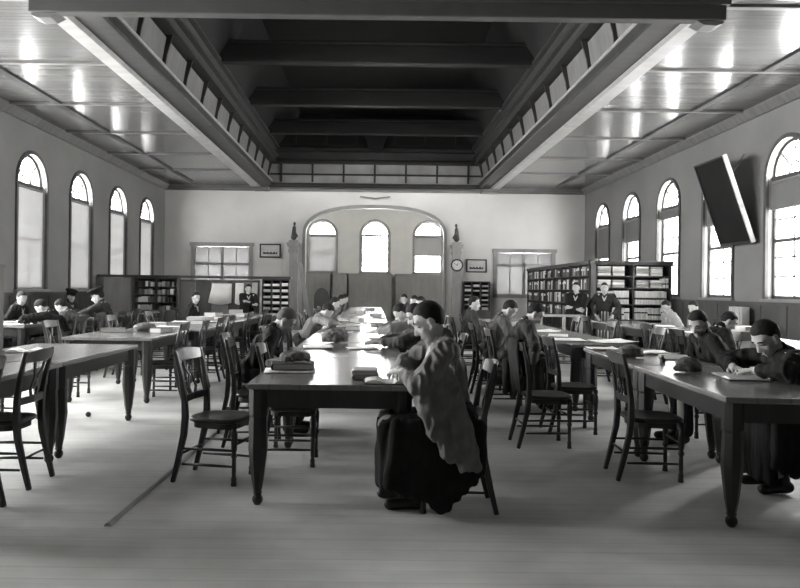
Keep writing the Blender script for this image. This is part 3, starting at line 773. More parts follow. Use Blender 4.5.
# card cabinet standing on the left table
t = thing('card_cabinet', 'grey card cabinet on the left table, cut off by the picture edge', 'cabinet', (-3.37, 5.94, T)); t.scale = (.8, 1, 1)
mb = MB(); mb.box(-.27, .27, -.2, .2, .04, .74); mb.box(-.28, .28, -.21, .21, .74, .77); mb.box(-.28, .28, -.21, .21, 0, .04); mb.build('body', M['grey_wood'], t, bevel=.004)
for i in range(2):
    for j in range(5):
        x0 = -.255+i*.26; z0 = .055+j*.136
        mb = MB(); mb.box(x0, x0+.25, -.215, -.2005, z0, z0+.126); d = mb.build('drawer', M['grey_wood'], t, bevel=.003)
        mb = MB(); mb.tube([(x0+.125, -.216, z0+.05), (x0+.125, -.235, z0+.05)], [.006, .012], 8); mb.build('knob', M['iron'], d)

mb = MB(); mb.ell((0, 0, .028), (.028, .028, .028)); tag(mb.build('small_ball', M['cover_dark'], smooth=True, loc=(-2.96, 7.5, 0)), 'small dark ball lying on the floor between the left tables', 'ball')

# ------------------------------------------------------------------ bookcases on the right
def bookcase(label, w, h, d, bays, shelves, loc, rz, m='case', group='tall bookcases at the right'):
    """front faces -y locally, origin at floor centre of the front"""
    t = thing('bookcase', label, 'bookcase', loc, rz, group)
    mb = MB(); mb.box(-w/2-.03, w/2+.03, -.04, d, h-.05, h); mb.box(-w/2-.015, w/2+.015, -.02, d, h-.09, h-.05); mb.build('cornice', M[m], t, bevel=.006)
    for x in (-w/2, w/2-.03):
        mb = MB(); mb.box(x, x+.03, -.01, d, 0, h-.09); mb.build('side_panel', M[m], t)
    for k in range(1, bays):
        x = -w/2+w*k/bays; mb = MB(); mb.box(x-.016, x+.016, -.005, d-.01, .08, h-.09); mb.build('divider', M[m], t)
    mb = MB(); mb.box(-w/2+.03, w/2-.03, d-.015, d, .08, h-.09); mb.build('back_panel', M['case_in'], t)
    mb = MB(); mb.box(-w/2+.03, w/2-.03, .0, d-.015, 0, .08); mb.build('plinth', M[m], t)
    for z in shelves:
        mb = MB()
        for k in range(bays):
            x0 = -w/2+w*k/bays+(.03 if k == 0 else .016); x1 = -w/2+w*(k+1)/bays-(.03 if k == bays-1 else .016)
            mb.box(x0, x1, 0, d-.015, z-.022, z)
        mb.build('shelf', M[m], t)
    return t
bmesh_cache = {}
def spine_mesh(kind):
    """standing book, unit size: x thickness, y depth (spine at -y), z height"""
    if kind in bmesh_cache: return bmesh_cache[kind]
    a, lab, lo, hi = {'dark': ('cover_dark', 0, 0, 0), 'mid': ('cover_mid', 0, 0, 0), 'light': ('cover_light', 0, 0, 0), 'white': ('paper', 0, 0, 0),
                      'dark_label': ('cover_dark', 1, .62, .86), 'mid_label': ('cover_mid', 1, .6, .9), 'white_label': ('label', 2, .36, .50), 'white_low': ('label', 2, .55, .66)}[kind]
    mb = MB()
    prof = [(-.5, 1), (-.5, .06), (-.38, .02), (-.2, 0), (.2, 0), (.38, .02), (.5, .06), (.5, 1)]
    def ring(z, g=0): return [(x, yy-g if yy < .5 else yy, z) for x, yy in prof]
    zs = [0, 1] if not lab else [0, lo, hi, 1]
    for i, (z0, z1) in enumerate(zip(zs, zs[1:])):
        R = mb.loft([ring(z0), ring(z1)], cap=(len(zs) == 2), mi=1 if (lab and i == 1) else 0)
    if lab:
        mb.poly(ring(0)[::-1]); mb.poly(ring(1))
        bmesh.ops.remove_doubles(mb.bm, verts=mb.bm.verts, dist=1e-5)
    me = mb.mesh('book', [M[a], M['label'] if lab == 1 else M['cover_dark']])
    bmesh_cache[kind] = me; return me
def put_book(kind, base, rz, x, z, th, d, h, label, group, lie=False, y=.03):
    o = bpy.data.objects.new('book', spine_mesh(kind)); COL.objects.link(o); z += .0015
    R = Matrix.Rotation(rz, 4, 'Z'); B = Matrix.Translation(base) @ R
    if lie: Lm = Matrix.Translation((x, y, z + th/2)) @ Matrix.Rotation(PI/2, 4, 'Y') @ Matrix.Diagonal((th, d, h, 1))
    else: Lm = Matrix.Translation((x, y, z)) @ Matrix.Diagonal((th, d, h, 1))
    o.matrix_world = B @ Lm
    return tag(o, label, 'book', group)
FB = (5.93, 16.45, 0)
FW = 1.74
bookcase('tall open bookcase facing the room, full of white volumes, by right windows', FW, 2.08, .36, 2, [.40, .74, 1.09, 1.47, 1.74], FB, 0)
nth = lambda k: ['first', 'second', 'third', 'fourth', 'fifth', 'sixth', 'seventh', 'eighth', 'ninth', 'tenth', 'eleventh', 'twelfth', 'thirteenth', 'fourteenth', 'fifteenth', 'sixteenth', 'seventeenth', 'eighteenth', 'nineteenth', 'twentieth'][k]
rb = random.Random(4)
for bay in range(2):
    x0 = -FW/2 + FW/2*bay + .04; x1 = x0 + FW/2 - .085; bn = ('left', 'right')[bay]
    for z, rn, kinds, hh in ((1.09, 'third', ['white_label'], .31), (.74, 'fourth', ['white_low', 'white_label'], .27), (.40, 'fifth', ['white_low'], .27)):
        k = 0; x = x0
        while x < x1-.065 and k < 14:
            th = rb.uniform(.058, .066); kd = kinds[(k//5) % len(kinds)]
            put_book(kd, FB, 0, x+th/2, z, th-.004, .24, hh*rb.uniform(.96, 1.0), 'white labelled volume, %s from left, %s shelf, %s bay of front bookcase' % (nth(k), rn, bn), 'white volumes in the front bookcase')
            x += th; k += 1
    for z, rn in ((1.74, 'top'), (1.47, 'second')):
        k = 0; xs = x0 + .17
        for st in range(2 if not bay else 2):
            zz = z
            for q in range(4 if rn == 'top' else 3):
                th = .055 if rn == 'top' else .06; ln = .29 if st == 0 else .26
                put_book(rb.choice(['white', 'light', 'white']), FB, 0, xs-ln/2+(.0 if st == 0 else .02), zz, th-.003, .24, ln, 'pale book lying flat, %s up in %s pile, %s shelf, %s bay' % (nth(q), ('left', 'right')[st], rn, bn), 'flat piles in the front bookcase', lie=True)
                zz += th
            xs += .31
        if rn == 'second' and bay:
            for q in range(2):
                put_book('white_label', FB, 0, x1-.035-.065*q, z, .06, .24, .22, 'white volume standing at right end of second shelf, %s from the end' % nth(q), 'white volumes in the front bookcase')
side_labels = ['tall bookcase side-on next to the front bookcase, nearest bay', 'tall bookcase side-on, second bay behind the front bookcase', 'tall bookcase side-on, third bay behind the front bookcase', 'tall bookcase side-on, farthest bay near the back wall']
for b in range(4):
    yc = 17.75 + 1.72*b; base = (5.06, yc, 0)
    bookcase(side_labels[b], 1.66, 2.10, .34, 2, [.40, .74, 1.08, 1.42, 1.76], base, -PI/2)
    bn = ('nearest', 'second', 'third', 'farthest')[b]
    for z, rn, top in ((1.76, 'top', .22), (1.42, 'second', .27), (1.08, 'third', .27), (.74, 'fourth', .27)):
        for bay in range(2):
            x = -.83 + .83*bay + .04; k = 0; end = x + .74 * rb.uniform(.7, 1.0)
            while x < end - .09 and k < 9:
                th = rb.uniform(.07, .10); kd = rb.choice(['dark', 'dark_label', 'mid', 'dark_label', 'dark', 'white', 'mid_label', 'light'])
                put_book(kd, base, -PI/2, x+th/2, z, th-.006, .22, top*rb.uniform(.8, 1.0), '%s book, %s on %s shelf, %s half, %s side-on bookcase' % ({'dark': 'dark', 'dark_label': 'dark labelled', 'mid': 'grey', 'white': 'white', 'mid_label': 'grey labelled', 'light': 'pale'}[kd], nth(k), rn, ('far', 'near')[bay], bn), 'books in the side-on bookcases', y=.02)
                x += th; k += 1
# rail before the bookcases
t = thing('railing', 'low wooden railing before the bookcases, next to the standing students', 'railing', (3.72, 14.3, 0))
mb = MB(); mb.box(-.44, .44, -.03, .03, .86, .91); mb.build('hand_rail', M['pale_wood'], t, bevel=.006)
for x in (-.40, .06, .40):
    mb = MB(); mb.box(x-.028, x+.028, -.028, .028, 0, .86); mb.build('post', M['pale_wood'], t)
mb = MB(); mb.box(-.40, .40, -.012, .012, .40, .45); mb.build('lower_rail', M['pale_wood'], t)

# ------------------------------------------------------------------ shelf screen on the left, and pigeonhole units
def pigeon(label, w, h, z0, cols, rows, loc, m='case', d=.32, group='pigeonhole units'):
    t = thing('pigeonhole_unit', label, 'shelf unit', loc, 0, group)
    mb = MB(); mb.box(-w/2, w/2, 0, d, h-.03, h); mb.build('top_board', M[m], t)
    mb = MB(); mb.box(-w/2, w/2, 0, d, 0, z0); mb.build('base', M['grey_wood'], t)
    for x in (-w/2, w/2-.025):
        mb = MB(); mb.box(x, x+.025, 0, d, z0, h-.03); mb.build('side_panel', M[m], t)
    mb = MB(); mb.box(-w/2+.025, w/2-.025, d-.012, d, z0, h-.03); mb.build('back_panel', M['case_in'], t)
    for k in range(1, cols):
        x = -w/2+w*k/cols; mb = MB(); mb.box(x-.011, x+.011, .004, d-.012, z0, h-.03); mb.build('divider', M[m], t)
    for k in range(1, rows):
        z = z0+(h-.03-z0)*k/rows; mb = MB()
        for c in range(cols):
            a = -w/2+w*c/cols+(.025 if c == 0 else .011); b = -w/2+w*(c+1)/cols-(.025 if c == cols-1 else .011); mb.box(a, b, .006, d-.012, z-.018, z)
        mb.build('shelf', M[m], t)
    return t
PY = 18.0
t = thing('screen_panel', 'pale flat panel at the window end of the left shelf screen', 'panel', (-6.42, PY, 0))
mb = MB(); mb.box(-.36, .36, 0, .05, .05, 1.58); mb.build('board', M['pale_wood'], t)
for x in (-.37, .34):
    mb = MB(); mb.box(x, x+.03, -.01, .06, 0, 1.588); mb.build('post', M['grey_wood'], t)
pigeon('wide low pigeonhole shelf in the left screen, holding small bundles', 1.10, 1.59, .78, 2, 4, (-5.47, PY, 0))
RW = ['bottom', 'second', 'third', 'top']
for c in range(2):
    for r in range(4):
        z = .78 + (1.56-.78)*r/4 + .001; k = 0; x = -5.47-.55+.04+.55*c
        while k < (6 if c == 0 else 4) and x < -5.47+.55*c-.1:
            w = rb.uniform(.06, .10); kd = rb.choice(['white', 'dark', 'light', 'mid'])
            put_book(kd, (-5.47, PY, 0), 0, x+5.47+w/2, z, w-.008, .2, rb.uniform(.10, .14), 'small %s book, %s in %s row, %s half of left pigeonhole shelf' % ({'white': 'white', 'dark': 'dark', 'light': 'pale', 'mid': 'grey'}[kd], nth(k), RW[r], ('left', 'right')[c]), 'books in the left pigeonhole shelf')
            x += w + (.03 if c else .0); k += 1
t = thing('board_screen', 'dark boarded screen in the middle of the left partition', 'screen', (-3.86, PY, 0))
for k in range(5):
    x = -1.0+.4*k; mb = MB(); mb.box(x+.004, x+.396, 0, .03, .05, 1.50); mb.build('board', M['case'] if k % 2 else M['grey_wood'], t)
mb = MB(); mb.box(-1.0, 1.0, -.02, .05, 1.50, 1.55); mb.build('top_rail', M['case'], t)
for x in (-1.0, .96): mb = MB(); mb.box(x, x+.04, -.03, -.001, 0, 1.5); mb.build('post', M['case'], t)
mb = MB(); mb.box(-6.9, -2.08, PY-.06, PY+.36, 1.61, 1.65); mb.box(-6.9, -2.08, PY-.04, PY+.34, 1.59, 1.61); tag(mb.build('cap_board', M['case']), 'long dark board capping the left shelf screen', 'board')
def hanging(label, x0, x1, z0, z1, m='paper', taper=0):
    mb = MB(); rings = []
    for k in range(9):
        u = k/8; x = x0+(x1-x0)*u; f = -.03-.012*math.sin(9*u)
        zb = z0 - .05*math.sin(PI*u)
        rings.append([(x, PY+f*.4, z1), (x+taper*(1-u), PY+f-.03, zb), (x+taper*(1-u), PY+f-.034, zb), (x, PY+f*.4-.004, z1)])
    mb.loft(rings); o = mb.build('hanging_sheet', M[m], smooth=True)
    return tag(o, label, 'sheet', 'pale sheets hung on the left screen')
hanging('wide white sheet hanging on the dark boarded screen', -4.03, -3.55, .98, 1.46, 'paper', -.1)
hanging('narrow white sheet hanging beside the wide one on the screen', -3.46, -3.25, .98, 1.48)
hanging('tall grey sheet hanging between standing student and the pigeonholes', -3.05, -2.905, 1.0, 1.49, 'page')
pigeon('narrow pigeonhole unit of six rows beside the left plinth column', .68, 1.59, .66, 3, 6, (-2.46, PY, 0))
for c in range(3):
    for r in range(6):
        z = .66+(1.56-.66)*r/6+.001; x = -2.46-.34+.68*c/3+.113; h = rb.uniform(.05, .09)
        put_book('white', (-2.46, PY, 0), 0, x+2.46-.08, z, h, .22, .16, 'white paper packet, %s column, %s row up, narrow left pigeonhole unit' % (('left', 'middle', 'right')[c], nth(r)), 'packets in the narrow pigeonholes', lie=True)
pigeon('small pigeonhole unit against the back wall, right of the clock column', .86, 1.66, .72, 3, 6, (3.38, YB-.36, 0), group='pigeonhole units')
for c in range(3):
    for r in range(6):
        if (c*5+r*3) % 7 == 0: continue
        z = .72+(1.63-.72)*r/6+.001; x = -.43+.86*c/3+.14; h = rb.uniform(.04, .09)
        put_book('light' if (c+r) % 2 else 'white', (3.38, YB-.36, 0), 0, x-.10, z, h, .22, .2, 'paper packet, %s column, %s row up, pigeonholes right of clock column' % (('left', 'middle', 'right')[c], nth(r)), 'packets in the right pigeonholes', lie=True)
# recess cabinets
def cabinet(label, w, h, loc, doors, m='grey_wood', d=.45):
    t = thing('tall_cabinet', label, 'cabinet', loc, 0, 'cabinets in the recess')
    mb = MB(); mb.box(-w/2, w/2, 0, d, 0, h-.06); mb.build('body', M[m], t)
    mb = MB(); mb.box(-w/2-.03, w/2+.03, -.04, d, h-.06, h); mb.build('cornice', M[m], t, bevel=.01)
    for k in range(doors):
        a = -w/2+w*k/doors+.02; b = -w/2+w*(k+1)/doors-.02
        mb = MB(); mb.box(a, b, -.025, -.001, .12, h-.12); mb.box(a+.08, b-.08, -.035, -.025, .2, h*.5-.03); mb.box(a+.08, b-.08, -.035, -.025, h*.5+.03, h-.2)
        dr = mb.build('door', M[m], t, bevel=.004)
        mb = MB(); mb.ell((b-.04 if k % 2 == 0 else a+.04, -.045, h*.5), .018); mb.build('knob', M['iron'], dr, smooth=True)
    return t
cabinet('grey tall cabinet at the left end of the recess, by the plank', 1.2, 2.02, (-2.34, AY-.55, 0), 2, 'hazed_recess_wood')
cabinet('pale narrow cabinet between the left window and the middle of the recess', .585, 2.0, (-1.365, AY-.5, 0), 1, 'stone')
cabinet('grey wide cabinet below the middle window of the recess', 1.7, 1.98, (-.15, AY-.55, 0), 3, 'hazed_recess_wood')
cabinet('grey wide cabinet at the right end of the recess', 2.1, 1.98, (1.9, AY-.55, 0), 4, 'hazed_recess_wood')

# ------------------------------------------------------------------ plinth columns, statuettes, clock, pictures
def plinth(label, x, y):
    t = thing('plinth_column', label, 'column', (x, y, 0), 0, 'columns beside the wide arch')
    mb = MB(); mb.box(-.22, .22, -.22, .22, 0, .5); mb.box(-.19, .19, -.19, .19, .5, .56); mb.build('base', M['stone'], t, bevel=.01)
    mb = MB(); mb.loft([rr(.30, .56), rr(.25, 2.52)]); mb.build('shaft', M['stone'], t)
    mb = MB()
    for h, z0, z1 in ((.15, 2.52, 2.58), (.17, 2.58, 2.62), (.14, 2.62, 2.74), (.19, 2.74, 2.80), (.21, 2.80, 2.86), (.15, 2.86, 2.94)): mb.box(-h, h, -h, h, z0, z1)
    mb.build('capital', M['stone'], t, bevel=.008)
    return t
def rr(w, z): return [(-w/2, -w/2, z), (w/2, -w/2, z), (w/2, w/2, z), (-w/2, w/2, z)]
def statuette(label, x, y, z, lean):
    mb = MB(); mb.cap((0, 0, .03), (0, 0, .06), .10, .09); mb.cap((0, 0, .08), (.01*lean, 0, .30), .085, .06); mb.cap((0, -.05, .29), (0, .05, .29), .045)
    mb.cap((0, -.07, .28), (.05*lean, -.08, .16), .028, .022); mb.cap((0, .07, .28), (.05*lean, .06, .20), .028, .022)
    mb.cap((.01*lean, 0, .33), (.015*lean, 0, .37), .025); mb.ell((.02*lean, 0, .42), (.045, .04, .055))
    mb.cap((.05*lean, .0, .12), (.10*lean, .02, .06), .05, .04)
    me = voxel(mb, .010, 2); lo = min(v.co.z for v in me.vertices)
    for v in me.vertices: v.co.z = (v.co.z-lo)*1.12
    o = from_mesh('statuette', me, M['bronze']); o.location = (x, y, z); return tag(o, label, 'statuette', 'statuettes on the columns')
plinth('pale plinth column left of the wide arch, carrying a dark statuette', -2.66, YB-.30)
plinth('pale plinth column right of the wide arch, with a round clock', 2.70, YB-.30)
statuette('dark statuette on the column left of the arch', -2.66, YB-.30, 2.942, 1)
statuette('dark statuette on the clock column right of the arch', 2.70, YB-.30, 2.942, -1)
t = thing('wall_clock', 'round clock with white dial and dark rim on the right column', 'clock', (2.70, YB-.42-.075, 2.18))
mb = MB(); rings = []
for r, yy in ((.15, .06), (.195, .05), (.205, .02), (.195, -.015), (.17, -.02), (.16, -.005)): rings.append([(r*math.cos(2*PI*k/32), yy, r*math.sin(2*PI*k/32)) for k in range(32)])
mb.loft(rings); mb.build('rim', M['black'], t, smooth=True)
mb = MB(); mb.loft([[(.162*math.cos(2*PI*k/32), yy, .162*math.sin(2*PI*k/32)) for k in range(32)] for yy in (.0, -.008)]); mb.build('dial', M['dial'], t)
mb = MB()
for a, l, w in ((1.1, .085, .008), (2.6, .125, .006)):
    d = V((math.cos(a), 0, math.sin(a))); mb.bar([V((0, -.011, 0))-d*.02, V((0, -.011, 0))+d*l], w, .0015, up=V((-d.z, 0, d.x)))
for k in range(12):
    d = V((math.cos(k*PI/6), 0, math.sin(k*PI/6))); mb.bar([d*.13+V((0, -.0095, 0)), d*.15+V((0, -.0095, 0))], .004, .001, up=V((-d.z, 0, d.x)))
mb.build('hands_and_marks', M['black'], t)
def picture(label, xc, zc, w, h):
    t = thing('framed_picture', label, 'picture', (xc, YB-.03, zc), 0, 'framed pictures on the back wall')
    mb = MB(); b = .04
    for x0, x1, z0, z1 in ((-w/2, w/2, h/2-b, h/2), (-w/2, w/2, -h/2, -h/2+b), (-w/2, -w/2+b, -h/2+b, h/2-b), (w/2-b, w/2, -h/2+b, h/2-b)): mb.box(x0, x1, -.02, .025, z0, z1)
    mb.build('frame', M['black'], t)
    mb = MB(); mb.box(-w/2+b, w/2-b, .0, .02, -h/2+b, h/2-b); mb.build('sheet', M['sketch'], t)
    mb = MB(); z = -h*.17
    pts = [(-w*.34, z)] + [(-w*.34+w*.68*k/14, z+.03+.022*math.sin(k*1.9)+.012*math.sin(k*4.1)) for k in range(15)] + [(w*.34, z), (w*.34, z-.03), (-w*.34, z-.03)]
    mb.prism(pts, 'y', -.003, .0); mb.build('landscape_strip', M['ink'], t)
picture('framed landscape picture on the back wall, left of the arch', -3.47, 2.60, .70, .46)
picture('framed landscape picture on the back wall, right of the clock column', 3.40, 2.18, .68, .44)
# tilted picture on the right wall
t = thing('tilted_picture', 'large dark picture hanging tilted forward between the right windows', 'picture', (W-.10, 13.65, 2.33)); t.rotation_euler = (0, -.335, 0)
mb = MB(); mb.box(-.045, -.005, -.58, .58, .0, 1.62); mb.build('panel', M['board'], t)
mb = MB()
mb.box(-.07, .012, -.60, -.56, -.02, 1.66); mb.build('near_side_rail', M['gilt'], t, bevel=.006)['label'] = 'pale side rail of the frame'
mb = MB(); mb.box(-.07, .012, .56, .60, -.02, 1.66)
mb.box(-.07, .012, -.56, .56, -.02, .025); mb.box(-.07, .012, -.56, .56, 1.62, 1.66)
mb.build('frame', M['trim_dark'], t, bevel=.006)
mb = MB()
for a in (-.4, .4): mb.tube([(0.012, a, 1.2), (.42, a, 1.56)], .006, 6)
mb.build('hanging_cord', M['black'], t)
# things leaning beside the left column
t = thing('leaning_plank', 'long pale plank leaning against the column left of the arch', 'plank', (0, 0, 0))
mb = MB(); mb.bar([(-1.97, 22.6, .0), (-2.42, 23.42, 2.2)], .07, .02, up=V((1, 0, 0))); mb.build('board', M['pale_wood'], t)
t = thing('folded_screen', 'dark round-topped folded screen standing inside the arch at left', 'screen', (-1.62, 22.3, 0), .5)
mb = MB(); pts = [(-.26, .04)] + [(-.26+.52*k/12, 1.12+.27*math.sin(PI*k/12)**.6) for k in range(13)] + [(.26, .04)]; mb.prism(pts, 'y', -.02, .02); mb.build('panel', M['cover_dark'], t)
for x in (-.24, .24): mb = MB(); mb.box(x-.02, x+.02, -.16, .16, 0, .04); mb.build('foot', M['case'], t)
# radiators below the right windows, built of columns
def radiator(label, y, nsec):
    t = thing('radiator', label, 'radiator', (W-.20, y, 0), 0, 'radiators by the right wall')
    for k in range(nsec):
        mb = MB(); yy = (k-(nsec-1)/2)*.085
        mb.prism(rrect(.16, .06, .025, 3), 'z', .10, 1.12); bmesh.ops.translate(mb.bm, verts=mb.bm.verts, vec=(0, yy, 0)); mb.build('section', M['iron'], t, bevel=.008)
    mb = MB(); mb.tube([(0, -nsec*.0425, .16), (0, nsec*.0425, .16)], .025, 10); mb.tube([(0, -nsec*.0425, 1.05), (0, nsec*.0425, 1.05)], .025, 10); mb.build('pipe', M['iron'], t)
    for s in (-1, 1): mb = MB(); mb.box(-.06, .06, s*(nsec-1)*.0425-.02, s*(nsec-1)*.0425+.02, 0, .11); mb.build('foot', M['iron'], t)
radiator('pale column radiator below the tilted picture on the right wall', 13.4, 6)

# ------------------------------------------------------------------ people
def ik(S, Tt, a, b, hint):
    d = Tt - S; L = d.length
    if L > (a+b)*.995: Tt = S + d.normalized()*(a+b)*.995; d = Tt-S; L = d.length
    t = d.normalized(); x = (a*a - b*b + L*L)/(2*L); h = math.sqrt(max(0, a*a - x*x))
    n_ = (hint - t*hint.dot(t)).normalized()
    return S + t*x + n_*h, Tt
def hand_mesh(W_, d, n_, side, curl, res):
    """hand at the wrist: palm, four unequal fingers with knuckle bends, thumb from the side of the palm near its base"""
    mb = MB(); d = d.normalized(); n_ = (n_ - d*n_.dot(d)).normalized(); s = d.cross(n_)*side   # s points to the thumb side
    P = lambda a, b, c: W_ + d*a + s*b + n_*c
    mb.cap(P(-.03, 0, 0), P(.02, 0, 0), .024, .024)
    for o in (-.026, -.009, .009, .026): mb.cap(P(.012, o*.7, 0), P(.082, o*1.05, 0), .0145, .0115, 8)
    for o, L, da in ((.030, .066, .10), (.0105, .074, .02), (-.010, .069, -.05), (-.029, .054, -.14)):
        p = P(.082, o*1.05, .0); ang = 0; q = p
        for seg, (f, c) in enumerate(((.44, .35), (.31, .75), (.25, .5))):
            ang += curl*c; v = (d*math.cos(ang) - n_*math.sin(ang) + s*da).normalized()
            r = q + v*L*f; mb.cap(q, r, .0088-.0006*seg, .0082-.0006*seg, 8); q = r
    q = P(.018, .022, -.004)
    for (x, y, z), r0, r1 in (((.048, .048, -.012), .014, .0105), ((.076, .056, -.018), .0105, .0095), ((.096, .055, -.024), .0092, .008)):
        r = P(x, y, z); mb.cap(q, r, r0, r1, 8); q = r
    return voxel(mb, res, 2, .4)
def head_parts(hc, f, u, l, mb, s=1.0):
    R = Matrix((f, l, u)).transposed()
    P = lambda a, b, c: hc + (f*a + l*b + u*c)*s
    E = lambda p, r: mb.ell(p, [k*s for k in r], R, 16, 10)
    E(P(-.012, 0, .022), (.096, .077, .098)); E(P(.022, 0, -.035), (.070, .060, .082)); E(P(.038, 0, -.088), (.044, .043, .032)); E(P(.068, 0, -.098), (.020, .024, .018))
    mb.cap(P(.082, 0, .012), P(.108, 0, -.030), .0095*s, .0135*s, 8); mb.cap(P(.098, -.012, -.034), P(.098, .012, -.034), .009*s, .009*s, 8)
    mb.cap(P(.068, -.040, .028), P(.076, -.012, .024), .014*s, .013*s, 8); mb.cap(P(.068, .040, .028), P(.076, .012, .024), .014*s, .013*s, 8)
    for k in (-1, 1):
        E(P(.052, k*.038, -.032), (.024, .020, .022)); E(P(.062, k*.030, .004), (.017, .016, .012))
        E(P(-.005, k*.079, -.010), (.019, .010, .032)); mb.cap(P(.005, k*.076, -.035), P(.012, k*.068, -.045), .010*s, .008*s, 8)
    E(P(.083, 0, -.066), (.013, .023, .007)); E(P(.080, 0, -.077), (.013, .019, .007))
HL = [(-1.01, -1.0), (-.5, -.95), (-.25, -.62), (.0, -.30), (.25, -.05), (.42, .38), (.6, .54), (1.01, .58)]
def hair_mesh(hc, f, u, l, s, style, rnd):
    R = Matrix((f, l, u)).transposed(); bm = bmesh.new()
    bmesh.ops.create_icosphere(bm, subdivisions=4, radius=1.0)
    for v in bm.verts:
        x, y, z = v.co
        inside = False
        if style == 'crop':
            line = HL[-1][1]
            for (xa, la), (xb, lb) in zip(HL, HL[1:]):
                if x <= xb: line = la + (lb-la)*max(0, (x-xa)/(xb-xa)); break
        tt = max(0.0, min(1.0, (z - line + .10)/.22)); tt = tt*tt*(3-2*tt)
        k = .955 + tt*(.068 + .008*math.sin(x*23+rnd)*math.sin(y*29)*math.sin(z*19))
        p = V((x*.096*k - .012, y*.077*k*1.01, z*.098*k + .022))
        v.co = hc + R @ (p*s)
    me = bpy.data.meshes.new('hair'); bm.to_mesh(me); bm.free(); me.polygons.foreach_set('use_smooth', [True]*len(me.polygons)); return me

